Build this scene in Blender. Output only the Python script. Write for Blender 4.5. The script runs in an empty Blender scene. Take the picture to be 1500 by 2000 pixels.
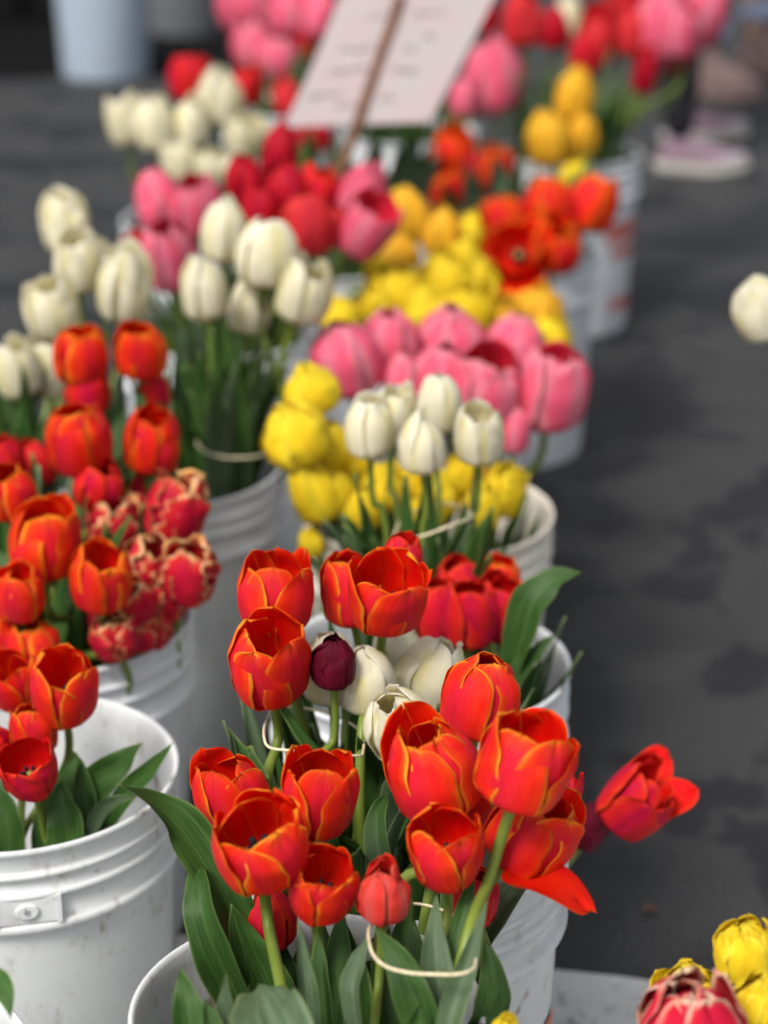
import bpy, math, random
import numpy as np
from mathutils import Vector, Matrix, Quaternion

SC = bpy.context.scene
COL = SC.collection
# ------------------------------------------------------------------ camera
FPX = 4100.0                       # focal length in pixels of the 1500 x 2000 photograph
PITCH = math.atan(1650 / FPX)
CAM_H = 1.30
CAM = Vector((0, 0, CAM_H))
FWD = Vector((0, math.cos(PITCH), -math.sin(PITCH)))
UPV = Vector((0, math.sin(PITCH), math.cos(PITCH)))
RGT = Vector((1, 0, 0))
cd = bpy.data.cameras.new('camera')
cam = bpy.data.objects.new('camera', cd)
COL.objects.link(cam)
cam.location = CAM
cam.rotation_euler = (math.pi / 2 - PITCH, 0, 0)
cd.sensor_fit = 'VERTICAL'
cd.sensor_height = 24.0
cd.sensor_width = 18.0
cd.lens = 24.0 * FPX / 2000
cd.clip_start = 0.05
cd.clip_end = 400
cd.dof.use_dof = True
cd.dof.focus_distance = 1.62
cd.dof.aperture_fstop = 2.2
cd.dof.aperture_blades = 0
SC.camera = cam
# ------------------------------------------------------------------ light
SUN_EL, SUN_AZ = math.radians(52), math.radians(215)     # sun direction, azimuth from +Y clockwise
w = bpy.data.worlds.new('World')
SC.world = w
w.use_nodes = True
nt = w.node_tree
sky = nt.nodes.new('ShaderNodeTexSky')
sky.sky_type = 'NISHITA'
sky.sun_disc = False
sky.sun_elevation = SUN_EL
sky.sun_rotation = SUN_AZ
sky.dust_density = 4.0
sky.air_density = 1.2
hs = nt.nodes.new('ShaderNodeHueSaturation')
hs.inputs['Saturation'].default_value = 0.35
nt.links.new(sky.outputs[0], hs.inputs['Color'])
bg = nt.nodes['Background']
bg.inputs['Strength'].default_value = 0.10
nt.links.new(hs.outputs[0], bg.inputs['Color'])
sd = bpy.data.lights.new('sun', 'SUN')
sd.energy = 2.0
sd.angle = math.radians(16)
sd.color = (1.0, 0.95, 0.88)
sun = bpy.data.objects.new('sun', sd)
COL.objects.link(sun)
sdir = Vector((math.sin(SUN_AZ) * math.cos(SUN_EL), math.cos(SUN_AZ) * math.cos(SUN_EL), math.sin(SUN_EL)))
sun.rotation_euler = sdir.to_track_quat('Z', 'Y').to_euler()
SC.view_settings.view_transform = 'Standard'
SC.view_settings.look = 'None'
SC.view_settings.exposure = 0.72
SC.view_settings.gamma = 1.0
SC.render.engine = 'CYCLES'
SC.cycles.use_denoising = True
SC.cycles.max_bounces = 8


def at(px, py, zd):
    """a pixel of the photograph at depth zd (metres along the view axis) as a point in the scene"""
    return CAM + RGT * ((px - 750) / FPX * zd) + UPV * (-(py - 1000) / FPX * zd) + FWD * zd


def at_height(px, py, h):
    d = RGT * ((px - 750) / FPX) + UPV * (-(py - 1000) / FPX) + FWD
    return CAM + d * ((h - CAM_H) / d.z)


def depth_of(p):
    return (p - CAM).dot(FWD)


# ------------------------------------------------------------------ materials
class N:
    def __init__(self, name):
        self.m = bpy.data.materials.new(name)
        self.m.use_nodes = True
        self.t = self.m.node_tree
        self.p = self.t.nodes['Principled BSDF']
        self.out = self.t.nodes['Material Output']

    def new(self, kind, **kw):
        n = self.t.nodes.new(kind)
        for k, v in kw.items():
            setattr(n, k, v)
        return n

    def put(self, sock, v):
        if isinstance(v, bpy.types.NodeSocket):
            self.t.links.new(v, sock)
        elif v is not None:
            if hasattr(sock.default_value, '__len__') and not hasattr(v, '__len__'):
                sock.default_value = [v] * len(sock.default_value)
            elif hasattr(sock.default_value, '__len__') and len(sock.default_value) == 4 and len(v) == 3:
                sock.default_value = (*v, 1)
            else:
                sock.default_value = v

    def math(self, op, a, b=None, c=None, clamp=False):
        n = self.new('ShaderNodeMath', operation=op, use_clamp=clamp)
        self.put(n.inputs[0], a)
        self.put(n.inputs[1], b)
        if c is not None:
            self.put(n.inputs[2], c)
        return n.outputs[0]

    def mix(self, f, a, b, mode='MIX'):
        n = self.new('ShaderNodeMix', data_type='RGBA', blend_type=mode)
        self.put(n.inputs[0], f)
        self.put(n.inputs[6], a)
        self.put(n.inputs[7], b)
        return n.outputs[2]

    def rng(self, v, a, b, c=0.0, d=1.0, smooth=True):
        n = self.new('ShaderNodeMapRange', interpolation_type='SMOOTHSTEP' if smooth else 'LINEAR')
        n.clamp = True if not smooth else n.clamp
        for i, x in enumerate((v, a, b, c, d)):
            self.put(n.inputs[i], x)
        return n.outputs[0]

    def noise(self, vec, scale, detail=3, rough=0.55, dim='3D', w=None):
        n = self.new('ShaderNodeTexNoise', noise_dimensions=dim)
        if vec is not None:
            self.put(n.inputs['Vector'], vec)
        n.inputs['Scale'].default_value = scale
        n.inputs['Detail'].default_value = detail
        n.inputs['Roughness'].default_value = rough
        return n.outputs['Fac']

    def comb(self, x, y, z):
        n = self.new('ShaderNodeCombineXYZ')
        for i, v in enumerate((x, y, z)):
            self.put(n.inputs[i], v)
        return n.outputs[0]

    def obj(self):
        return self.new('ShaderNodeTexCoord').outputs['Object']

    def sep(self, v):
        n = self.new('ShaderNodeSeparateXYZ')
        self.put(n.inputs[0], v)
        return n.outputs

    def attr(self, name):
        return self.new('ShaderNodeAttribute', attribute_name=name).outputs['Vector']

    def bump(self, h, strength=0.3, dist=0.001):
        n = self.new('ShaderNodeBump')
        n.inputs['Strength'].default_value = strength
        n.inputs['Distance'].default_value = dist
        self.put(n.inputs['Height'], h)
        self.t.links.new(n.outputs[0], self.p.inputs['Normal'])
        return n.outputs[0]

    def base(self, c, rough=0.5, spec=0.3):
        self.put(self.p.inputs['Base Color'], c)
        self.put(self.p.inputs['Roughness'], rough)
        self.p.inputs['Specular IOR Level'].default_value = spec

    def translucent(self, c, f):
        tr = self.new('ShaderNodeBsdfTranslucent')
        self.put(tr.inputs['Color'], c)
        mx = self.new('ShaderNodeMixShader')
        mx.inputs[0].default_value = f
        self.t.links.new(self.p.outputs[0], mx.inputs[1])
        self.t.links.new(tr.outputs[0], mx.inputs[2])
        self.t.links.new(mx.outputs[0], self.out.inputs['Surface'])


def petal_mat(name, center, edge, rib=None, base=None, ew=0.10, ribw=0.5, edge_amt=1.0, streak=0.8, tr=0.25,
              rough=0.48, vary=0.16, basev=0.16, fringe=0.0, halo=None, hw=0.2, halo_amt=.8):
    """centre colour, coloured margin that runs in with streaks, a flush along the midrib and a pale base"""
    n = N(name)
    u, v, e = n.sep(n.attr('pet'))
    rnd = n.new('ShaderNodeObjectInfo').outputs['Random']
    off = n.math('MULTIPLY', rnd, 37.0)
    vein = n.noise(n.comb(n.math('MULTIPLY', u, 26.0), n.math('MULTIPLY', v, 1.6), off), 1.0, 3, 0.6)
    blot = n.noise(n.comb(n.math('MULTIPLY', u, 2.2), n.math('MULTIPLY', v, 2.2), off), 1.0, 2, 0.5)
    fine = n.noise(n.comb(n.math('MULTIPLY', u, 60.0), n.math('MULTIPLY', v, 9.0), off), 1.0, 2, 0.6)
    c = center
    if rib is not None:
        au = n.math('ABSOLUTE', u)
        wob = n.math('MULTIPLY_ADD', n.math('SUBTRACT', vein, 0.5), 0.55 * streak, au)
        f = n.rng(wob, 0.0, ribw, 1.0, 0.0)
        f = n.math('MULTIPLY', f, n.rng(blot, 0.25, 0.7, 0.55, 1.0))
        c = n.mix(f, center, rib)
    wig = n.math('MULTIPLY_ADD', n.math('SUBTRACT', vein, 0.5), -0.13 * streak, e)
    wig = n.math('MULTIPLY_ADD', n.math('SUBTRACT', blot, 0.5), -0.10 * streak, wig)
    if fringe:
        wig = n.math('MULTIPLY_ADD', n.math('SUBTRACT', fine, 0.5), -fringe, wig)
    if halo is not None:
        c = n.mix(n.rng(wig, 0.0, hw, halo_amt, 0.0), c, halo)
    f = n.math('MULTIPLY', n.rng(wig, -0.01, ew, edge_amt, 0.0), n.rng(n.math('ADD', n.math('MULTIPLY', rnd, .6), n.math('MULTIPLY', blot, .7)), .30, .85, .25, 1.0))
    c = n.mix(f, c, edge)
    if base is not None:
        bv = n.math('MULTIPLY_ADD', n.math('SUBTRACT', vein, 0.5), 0.25, v)
        c = n.mix(n.rng(bv, 0.02, basev, 1.0, 0.0), c, base)
    val = n.math('ADD', n.rng(vein, 0.2, 0.8, 1 - vary, 1 + vary * .4), n.rng(rnd, 0, 1, -.08, .06, False))
    hsv = n.new('ShaderNodeHueSaturation')
    n.put(hsv.inputs['Value'], val)
    n.put(hsv.inputs['Color'], c)
    n.put(hsv.inputs['Hue'], n.math('MULTIPLY_ADD', n.math('SUBTRACT', blot, .5), 0.012, 0.5))
    c = hsv.outputs[0]
    n.base(c, rough, 0.11)
    n.bump(n.math('MULTIPLY_ADD', fine, .35, vein), 0.55, 0.0013)
    n.translucent(c, tr)
    return n.m


R_ = (0.78, 0.020, 0.010)
M = {}
PAL = {
    # kind: outer kwargs, inner kwargs
    'fire': (dict(center=(0.87, 0.028, 0.010), edge=(0.95, 0.42, 0.03), rib=(0.70, 0.014, 0.045), base=(0.62, .012, .04), ew=0.048, ribw=0.75, edge_amt=.95, halo=(.92, .085, .010), hw=.17, halo_amt=.65, tr=.36),
             dict(center=(0.90, 0.016, 0.004), edge=(0.94, 0.24, 0.010), ew=0.032, edge_amt=.75, base=(.8, .012, .004), halo=(.92, .05, .006), hw=.12, halo_amt=.5, tr=.48)),
    'flame': (dict(center=(0.87, 0.036, 0.010), edge=(0.95, 0.38, 0.02), rib=(0.72, 0.013, 0.035), base=(.64, .012, .03), ew=0.075, ribw=0.6, halo=(.90, .11, .01), hw=.20, halo_amt=.7, tr=.36),
              dict(center=(0.90, 0.020, 0.005), edge=(0.95, 0.24, 0.012), ew=0.045, edge_amt=.8, halo=(.90, .07, .008), hw=.14, halo_amt=.6, tr=.48)),
    'salmon': (dict(center=(0.72, 0.045, 0.035), edge=(0.85, 0.20, 0.12), rib=(0.68, .12, .10), base=(.75, .35, .22), ew=0.06, ribw=0.6, edge_amt=.5),
               dict(center=(0.80, 0.02, 0.012), edge=(0.85, 0.10, 0.03), ew=0.05, edge_amt=.6)),
    'red': (dict(center=(0.72, 0.016, 0.018), edge=(0.85, 0.07, 0.02), rib=(0.55, 0.007, 0.055), base=(.45, .006, .04), ew=0.10, ribw=0.7, edge_amt=.8),
            dict(center=(0.78, 0.007, 0.006), edge=(0.85, 0.05, 0.01), ew=0.06, edge_amt=.6)),
    'crimson': (dict(center=(0.52, 0.008, 0.022), edge=(0.60, 0.02, 0.03), rib=(0.40, 0.005, 0.03), ew=0.08, ribw=0.6, edge_amt=.6),
                dict(center=(0.55, 0.005, 0.01), edge=(0.6, 0.01, 0.01), ew=0.05, edge_amt=.5)),
    'coral': (dict(center=(0.66, 0.03, 0.035), edge=(0.75, 0.07, 0.07), rib=(0.60, 0.03, 0.05), ew=0.1, ribw=0.6, edge_amt=.7),
              dict(center=(0.72, 0.008, 0.01), edge=(0.75, 0.03, 0.02), ew=0.06, edge_amt=.5)),
    'burg': (dict(center=(0.085, 0.002, 0.012), edge=(0.05, 0.001, 0.008), rib=(0.13, 0.003, 0.022), ew=0.06, ribw=0.5, edge_amt=.7, tr=.1),
             dict(center=(0.035, 0.001, 0.005), edge=(0.05, 0.001, 0.008), ew=0.05, tr=.1)),
    'white': (dict(center=(0.92, 0.89, 0.74), edge=(0.93, 0.92, 0.84), rib=(0.89, 0.84, 0.50), base=(.82, .75, .38), ew=0.12, ribw=0.45, vary=.04, basev=.30, tr=.55),
              dict(center=(0.92, 0.86, 0.62), edge=(0.93, 0.91, 0.82), base=(.84, .70, .24), ew=0.12, vary=.04, basev=.35, tr=.55)),
    'pink': (dict(center=(0.88, 0.125, 0.225), edge=(0.86, 0.36, 0.42), rib=(0.84, 0.28, 0.38), base=(.72, .09, .20), ew=0.14, ribw=0.45, vary=.14, edge_amt=.95, tr=.34),
             dict(center=(0.70, 0.020, 0.05), edge=(0.76, 0.08, 0.14), ew=0.07, edge_amt=.7)),
    'yellow': (dict(center=(0.88, 0.66, 0.025), edge=(0.90, 0.74, 0.06), rib=(0.88, .60, .02), base=(.62, .60, .06), ew=0.1, vary=.08, tr=.28),
               dict(center=(0.88, 0.62, 0.015), edge=(0.90, 0.72, 0.04), ew=0.1, vary=.08, tr=.28)),
    'gold': (dict(center=(0.88, 0.48, 0.030), edge=(0.90, 0.62, 0.06), rib=(0.85, .40, .025), base=(.75, .45, .04), ew=0.1, vary=.08, tr=.28),
             dict(center=(0.86, 0.42, 0.015), edge=(0.90, 0.55, 0.04), ew=0.1, vary=.08, tr=.28)),
    'parrot': (dict(center=(0.60, 0.013, 0.032), edge=(0.94, 0.68, 0.34), rib=(0.44, 0.006, 0.035), ew=0.085, ribw=0.6, edge_amt=1.0, streak=1.1, fringe=.06, halo=(.68, .06, .03), hw=.2),
               dict(center=(0.60, 0.016, 0.02), edge=(0.93, 0.58, 0.20), ew=0.15, streak=1.1, fringe=.06)),
    'striped': (dict(center=(0.56, 0.009, 0.035), edge=(0.92, 0.78, 0.56), rib=(0.48, 0.008, 0.04), ew=0.045, ribw=0.7, edge_amt=.95, streak=1.3, tr=.15),
               dict(center=(0.50, 0.02, 0.03), edge=(0.88, 0.66, 0.42), ew=0.10, streak=1.4, tr=.15)),
}
for k, (o, i) in PAL.items():
    M[k] = (petal_mat(k + '_petal_outside', **o), petal_mat(k + '_petal_inside', **i))


def leaf_mat(name, c1, c2, edge):
    n = N(name)
    u, v, e = n.sep(n.attr('pet'))
    rnd = n.new('ShaderNodeObjectInfo').outputs['Random']
    off = n.math('MULTIPLY', rnd, 53.0)
    vein = n.noise(n.comb(n.math('MULTIPLY', u, 22.0), n.math('MULTIPLY', v, 1.2), off), 1.0, 3, 0.6)
    blot = n.noise(n.comb(n.math('MULTIPLY', u, 3), n.math('MULTIPLY', v, 5), off), 1.0, 4, 0.6)
    scuff = n.noise(n.comb(n.math('MULTIPLY', u, 9), n.math('MULTIPLY', v, 60), off), 1.0, 3, 0.7)
    c = n.mix(n.rng(blot, .3, .7), c1, c2)
    c = n.mix(n.rng(vein, .47, .66, 0, .75), c, (c2[0] * 1.7, c2[1] * 1.5, c2[2] * 1.7))
    c = n.mix(n.math('MULTIPLY', n.rng(n.math('ABSOLUTE', u), .0, .10, .6, 0), n.rng(v, .2, 1, 1, .3)), c, (c2[0] * 2.0, c2[1] * 1.6, c2[2] * 2.2))
    c = n.mix(n.rng(scuff, .62, .8, 0, .25), c, (.16, .2, .13))
    c = n.mix(n.rng(e, 0.004, .03, .8, 0), c, edge)
    hsv = n.new('ShaderNodeHueSaturation')
    n.put(hsv.inputs['Value'], n.rng(rnd, 0, 1, .8, 1.2, False))
    n.put(hsv.inputs['Color'], c)
    c = hsv.outputs[0]
    n.base(c, n.rng(blot, .3, .7, .36, .50), .26)
    n.bump(n.math('MULTIPLY_ADD', scuff, .3, vein), 0.4, 0.0012)
    n.translucent(n.mix(.5, c, (.14, .28, .02)), .24)
    return n.m


M['leaf'] = leaf_mat('tulip_leaf', (.024, .072, .013), (.046, .112, .022), (.19, .27, .07))
M['leaf_grey'] = leaf_mat('tulip_leaf_bloom', (.050, .092, .040), (.082, .130, .065), (.20, .26, .11))
n = N('tulip_stem')
g = n.noise(n.obj(), 40, 3)
rnd = n.new('ShaderNodeObjectInfo').outputs['Random']
n.base(n.mix(n.math('MULTIPLY_ADD', g, .6, n.math('MULTIPLY', rnd, .4)), (.085, .140, .020), (.185, .240, .036)), .42, .35)
M['stem'] = n.m
n = N('black_anther'); n.base((.012, .008, .014), .7, .2); M['anther'] = n.m
n = N('pale_pistil'); n.base((.26, .22, .06), .5, .3); M['pistil'] = n.m


def bucket_mat(name, tint, grime, dirt=(.26, .20, .13)):
    n = N(name)
    o = n.obj()
    x, y, z = n.sep(o)
    a = n.math('ARCTAN2', y, x)
    streak = n.noise(n.comb(n.math('MULTIPLY', a, 7.0), n.math('MULTIPLY', z, 22.0), 3.1), 1.0, 5, .7)
    blot = n.noise(o, 14.0, 5, .65)
    fine = n.noise(o, 90.0, 3, .6)
    spk = n.noise(o, 34.0, 2, .5)
    c = n.mix(n.math('MULTIPLY', n.rng(blot, .42, .75), .35 + grime * .3), tint, tuple(t * .78 for t in tint))
    c = n.mix(n.math('MULTIPLY', n.math('MULTIPLY', n.rng(streak, .50, .74), n.rng(blot, .42, .6)), grime * .85), c, dirt)
    c = n.mix(n.math('MULTIPLY', n.rng(spk, .66, .76), .7 * grime), c, (.22, .15, .09))
    c = n.mix(n.math('MULTIPLY', n.rng(fine, .60, .75), .3 * grime), c, (.3, .26, .2))
    scr = n.noise(n.comb(n.math('MULTIPLY', a, 3.0), n.math('MULTIPLY', z, 160.0), 1.3), 1.0, 2, .5)
    n.base(c, n.rng(blot, .3, .7, .36, .55), .4)
    n.bump(n.math('MULTIPLY_ADD', scr, .4, fine), .15, .001)
    return n.m


M['bucket'] = [bucket_mat('white_bucket_plastic', (.63, .655, .66), 1.0), bucket_mat('grey_white_bucket_plastic', (.66, .69, .72), .35),
               bucket_mat('cream_bucket_plastic', (.64, .60, .52), .45), bucket_mat('blue_white_bucket_plastic', (.36, .43, .52), .15)]


def plain(name, c, rough=.6, spec=.3, nz=.15, scale=30, bump=.2):
    n = N(name)
    f = n.noise(n.obj(), scale, 4)
    n.base(n.mix(n.rng(f, .3, .7), tuple(x * (1 - nz) for x in c), tuple(min(1, x * (1 + nz)) for x in c)), rough, spec)
    n.bump(f, bump, .001)
    return n.m


M['rubber'] = plain('rubber_band', (.62, .54, .36), .6, .3, .2, 300)
M['red_ink'] = plain('faded_red_print', (.50, .16, .15), .6, .2, .35, 60)
M['orange_ink'] = plain('orange_print', (.60, .17, .09), .6, .2, .15, 60)

# ------------------------------------------------------------------ mesh helpers


def mesh_obj(name, verts, faces, mats, parent=None, mi=None, attr=None, smooth=True, link=True):
    me = bpy.data.meshes.new(name)
    me.from_pydata([tuple(v) for v in verts], [], [tuple(f) for f in faces])
    for m in (mats if isinstance(mats, (list, tuple)) else [mats]):
        me.materials.append(m)
    if mi is not None:
        me.polygons.foreach_set('material_index', list(mi))
    if attr is not None:
        a = me.attributes.new('pet', 'FLOAT_VECTOR', 'POINT')
        a.data.foreach_set('vector', np.asarray(attr, dtype=np.float32).ravel())
    if smooth:
        me.polygons.foreach_set('use_smooth', [True] * len(me.polygons))
    me.update()
    if not link:
        return me
    o = bpy.data.objects.new(name, me)
    COL.objects.link(o)
    if parent:
        o.parent = parent
    return o


def place(name, me, parent=None, loc=(0, 0, 0), quat=None, scale=(1, 1, 1)):
    o = bpy.data.objects.new(name, me)
    COL.objects.link(o)
    o.parent = parent
    o.location = loc
    if quat is not None:
        o.rotation_mode = 'QUATERNION'
        o.rotation_quaternion = quat
    o.scale = scale
    return o


def root(name, loc, label, cat, group=None):
    o = bpy.data.objects.new(name, None)
    o.empty_display_size = .02
    COL.objects.link(o)
    o.location = loc
    o['label'] = label
    o['category'] = cat
    if group:
        o['group'] = group
    return o


def tag(o, label, cat, group=None):
    o['label'] = label
    o['category'] = cat
    if group:
        o['group'] = group
    return o


def structure(o):
    o['kind'] = 'structure'
    return o


def catmull(P, n):
    P = [np.array(p, float) for p in P]
    P = [2 * P[0] - P[1]] + P + [2 * P[-1] - P[-2]]
    out = []
    segs = len(P) - 3
    for i in range(segs):
        a, b, c, d = P[i:i + 4]
        for k in range(n):
            t = k / n
            out.append(.5 * (2 * b + (c - a) * t + (2 * a - 5 * b + 4 * c - d) * t * t + (3 * b - a - 3 * c + d) * t ** 3))
    out.append(P[-2])
    return np.array(out)


def tube(pts, rad, sides=8, closed=False):
    pts = np.asarray(pts, float)
    n = len(pts)
    rad = np.broadcast_to(np.asarray(rad, float), (n,))
    T = np.roll(pts, -1, 0) - np.roll(pts, 1, 0) if closed else np.gradient(pts, axis=0)
    T /= np.linalg.norm(T, axis=1)[:, None] + 1e-9
    ref = np.array([0.31, .9, .2])
    V, F = [], []
    A = np.cross(T[0], ref); A /= np.linalg.norm(A)
    for i in range(n):
        A = A - T[i] * A.dot(T[i]); A /= np.linalg.norm(A) + 1e-9
        B = np.cross(T[i], A)
        for k in range(sides):
            t = 2 * math.pi * k / sides
            V.append(pts[i] + rad[i] * (math.cos(t) * A + math.sin(t) * B))
    m = n if closed else n - 1
    for i in range(m):
        j = (i + 1) % n
        for k in range(sides):
            l = (k + 1) % sides
            F.append((i * sides + k, i * sides + l, j * sides + l, j * sides + k))
    if not closed:
        F.append(tuple(range(sides - 1, -1, -1)))
        F.append(tuple((n - 1) * sides + k for k in range(sides)))
    return V, F


def lathe(profile, sides=64):
    V, F = [], []
    n = len(profile)
    for k in range(sides):
        t = 2 * math.pi * k / sides
        for r, z in profile:
            V.append((r * math.cos(t), r * math.sin(t), z))
    for k in range(sides):
        l = (k + 1) % sides
        for i in range(n - 1):
            F.append((k * n + i, l * n + i, l * n + i + 1, k * n + i + 1))
    return V, F


def box(cx, cy, cz, sx, sy, sz):
    V = [(cx + a * sx / 2, cy + b * sy / 2, cz + c * sz / 2) for a in (-1, 1) for b in (-1, 1) for c in (-1, 1)]
    F = [(0, 1, 3, 2), (4, 6, 7, 5), (0, 4, 5, 1), (2, 3, 7, 6), (0, 2, 6, 4), (1, 5, 7, 3)]
    return V, F


def merge(*parts):
    V, F = [], []
    for v, f in parts:
        o = len(V)
        V += list(v)
        F += [tuple(i + o for i in q) for q in f]
    return V, F


def smoothstep(x):
    x = np.clip(x, 0, 1)
    return x * x * (3 - 2 * x)


# ------------------------------------------------------------------ tulip blooms


def sheet(P, U, V, E, th, mats):
    """a grid of points (nv, nu, 3) turned into a thin two-sided sheet: outside, inside and rim"""
    nv, nu = P.shape[:2]
    du = np.gradient(P, axis=1)
    dv = np.gradient(P, axis=0)
    nr = np.cross(du, dv)
    nr /= np.linalg.norm(nr, axis=2)[..., None] + 1e-12
    edge = np.clip(E / .06, .25, 1)[..., None]
    Q = P - nr * th * edge
    verts = np.concatenate([P.reshape(-1, 3), Q.reshape(-1, 3)])
    at_ = np.stack([U, V, E], -1).reshape(-1, 3)
    at_ = np.concatenate([at_, at_])
    idx = np.arange(nu * nv).reshape(nv, nu)
    a, b, c, d = idx[:-1, :-1], idx[:-1, 1:], idx[1:, 1:], idx[1:, :-1]
    f1 = np.stack([a, b, c, d], -1).reshape(-1, 4)
    o = nu * nv
    f2 = np.stack([d, c, b, a], -1).reshape(-1, 4) + o
    loop = list(idx[0, :]) + list(idx[1:, -1]) + list(idx[-1, -2::-1]) + list(idx[-2:0, 0])
    f3 = [(loop[(k + 1) % len(loop)], loop[k], loop[k] + o, loop[(k + 1) % len(loop)] + o) for k in range(len(loop))]
    faces = [tuple(int(x) for x in f) for f in f1] + [tuple(int(x) for x in f) for f in f2] + [tuple(int(x) for x in f) for f in f3]
    mi = [0] * len(f1) + [1] * len(f2) + [0] * len(f3)
    return verts, faces, mi, at_


def profile(nv, open_, b1deg=None, top=None):
    t = np.linspace(0, 1, 241)
    b0 = math.radians(-4)
    b1 = math.radians(88 - 8 * open_ if b1deg is None else b1deg)
    tp = math.radians(142 - 62 * open_ if top is None else top)
    beta = b0 + (b1 - b0) * smoothstep(t / .33) + (tp - b1) * smoothstep((t - .33) / .67)
    r = np.concatenate([[0], np.cumsum(np.cos(beta))[:-1]]) / 240
    z = np.concatenate([[0], np.cumsum(np.sin(beta))[:-1]]) / 240
    k = np.linspace(0, 240, nv)
    return np.interp(k, np.arange(241), r), np.interp(k, np.arange(241), z), r.max(), z.max()


def petal(rng, phi, open_, layer, hw=.40, nu=13, nv=18, ruffle=.012, fringe=0.0, flop=None, hscale=1.0, notch=0.0, tipin=0.0, mats=None, jit=1.0):
    _, _, rm, zm = profile(nv, open_)
    o = min(1.2, max(-.15, open_ + rng.uniform(-.10, .10) * jit))
    if flop is None:
        r, z, _, _ = profile(nv, o, None, 142 - 62 * o + rng.uniform(-8, 8) * jit)
    else:
        r, z, _, _ = profile(nv, o, 88 - flop * 45, 75 - flop * 75)
    r = .05 + r * (.45 / rm)
    z = z * (1.0 / zm) * hscale
    r = np.maximum(r, .04) * layer
    v = np.linspace(0, 1, nv)
    u = np.linspace(-1, 1, nu)
    U, V = np.meshgrid(u, v)
    asym = rng.uniform(-.12, .12)
    sh = np.sin(np.pi * (.10 + .90 * v ** 1.18)) ** .44
    sh[-1] = .03
    hwv = np.minimum(hw * sh, 1.25 * r + .03)
    wob = sum(rng.uniform(.3, 1) * np.sin(V * rng.uniform(6, 20) + rng.uniform(0, 6) + (U > 0) * 2) for _ in range(3)) * .02
    HW = hwv[:, None] * (1 + wob * (np.abs(U) > .6) + asym * U * .3)
    if fringe:
        HW = HW * (1 + fringe * (np.abs(U) > .75) * np.sign(np.sin(V * 75 + rng.uniform(0, 6))) * .5)
    wr = np.clip(r * 1.05, .10, .46)[:, None]
    al = U * HW / wr
    ph = [rng.uniform(0, 6.28) for _ in range(6)]
    edge_u = np.abs(U) ** 2.2
    ruf = ruffle * (edge_u + .8 * V ** 4) * (np.sin(V * 9 + ph[0] + U * 2) + .7 * np.sin(V * 21 + ph[1] + 3 * (U > 0)) + .6 * np.sin(U * 7 + ph[2] + V * 5))
    if fringe:
        ruf = ruf + .05 * fringe * edge_u * np.sin(V * 55 + ph[3]) + .04 * fringe * V ** 3 * np.sin(U * 23 + ph[4])
    sag = .012 * np.sin(U * 3 + ph[4]) * np.sin(V * 4 + ph[5])
    rib = -.013 * np.exp(-(U / .10) ** 2) * smoothstep((V - .08) / .3)
    spiral = .032 * U * sh[:, None]
    rad = r[:, None] - wr * (1 - np.cos(al)) * .92 + ruf + sag + rib + spiral
    tan = wr * np.sin(al)
    zz = np.repeat(z[:, None], nu, 1) + .35 * ruf
    top = smoothstep((V - .72) / .28)
    zz = zz - notch * np.exp(-(U / .16) ** 2) * top + .012 * np.exp(-(U / .22) ** 2) * top * (1 if notch == 0 else 0)
    rad = rad - tipin * top
    zz = zz - abs(tipin) * .5 * top
    cx, sx = math.cos(phi), math.sin(phi)
    P = np.stack([rad * cx - tan * sx, rad * sx + tan * cx, zz], -1)
    E = np.minimum(HW * (1 - np.abs(U)), (1 - V) * .9)
    th = .013
    return sheet(P, U, V, E, th, mats)


KSTYLE = {'yellow': dict(ruffle=.017), 'gold': dict(ruffle=.015), 'parrot': dict(ruffle=.035, fringe=.22), 'striped': dict(ruffle=.02), 'white': dict(ruffle=.010), 'burg': dict(ruffle=.016)}
VAR = {}


def bloom(kind, form, open_, seed, res, flop=(), unique=False):
    """list of petal meshes for a bloom one unit wide and one unit high"""
    ob = round(open_ * 4) / 4
    key = (kind, form, ob if not unique else open_, seed, res, tuple(flop))
    if key in VAR:
        return VAR[key]
    rng = random.Random(hash((kind, form, seed)) & 0xffff if False else (seed * 7919 + len(kind) * 31 + len(form)))
    nu, nv = {'hi': (19, 28), 'mid': (13, 18), 'lo': (9, 12)}[res]
    st = dict(ruffle=.013)
    st.update(KSTYLE.get(kind, {}))
    ms = []
    spin = rng.uniform(0, 6.28)
    whorls = []
    if form == 'cup':
        whorls = [(3, 1.0, 1.0, .50, 0, 0), (3, .92, 1.02, .47, math.pi / 3, 0)]
    elif form == 'semi':
        whorls = [(4, 1.0, .92, .36, 0, 0), (4, .86, 1.0, .36, math.pi / 4, 0), (3, .66, 1.0, .30, .3, -.1)]
    else:
        whorls = [(5, 1.0, .90, .34, 0, .05), (5, .86, .97, .32, .6, 0), (5, .66, 1.0, .28, .2, -.05), (4, .42, .97, .22, .5, -.1)]
    wi = 0
    for cnt, lay, hs_, hw, ph0, do in whorls:
        for i in range(cnt):
            ph = spin + ph0 + 2 * math.pi * i / cnt + rng.uniform(-.09, .09)
            notch = rng.choice([0, 0, 0, .05, .10]) if form != 'double' else rng.choice([0, .06, .1])
            fl = flop[wi] if wi < len(flop) else None
            g = petal(rng, ph, ob + do if not unique else open_ + do, lay, hw * rng.uniform(.94, 1.06), nu, nv, flop=fl,
                      hscale=hs_ * rng.uniform(.86, 1.07), notch=notch, tipin=rng.choice([0, 0, .03, -.03, .05]), **st)
            wi += 1
            v, f, mi, at_ = g
            ms.append(mesh_obj('petal', v, f, M[kind], None, mi, at_, link=False))
    VAR[key] = ms
    return ms


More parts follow.
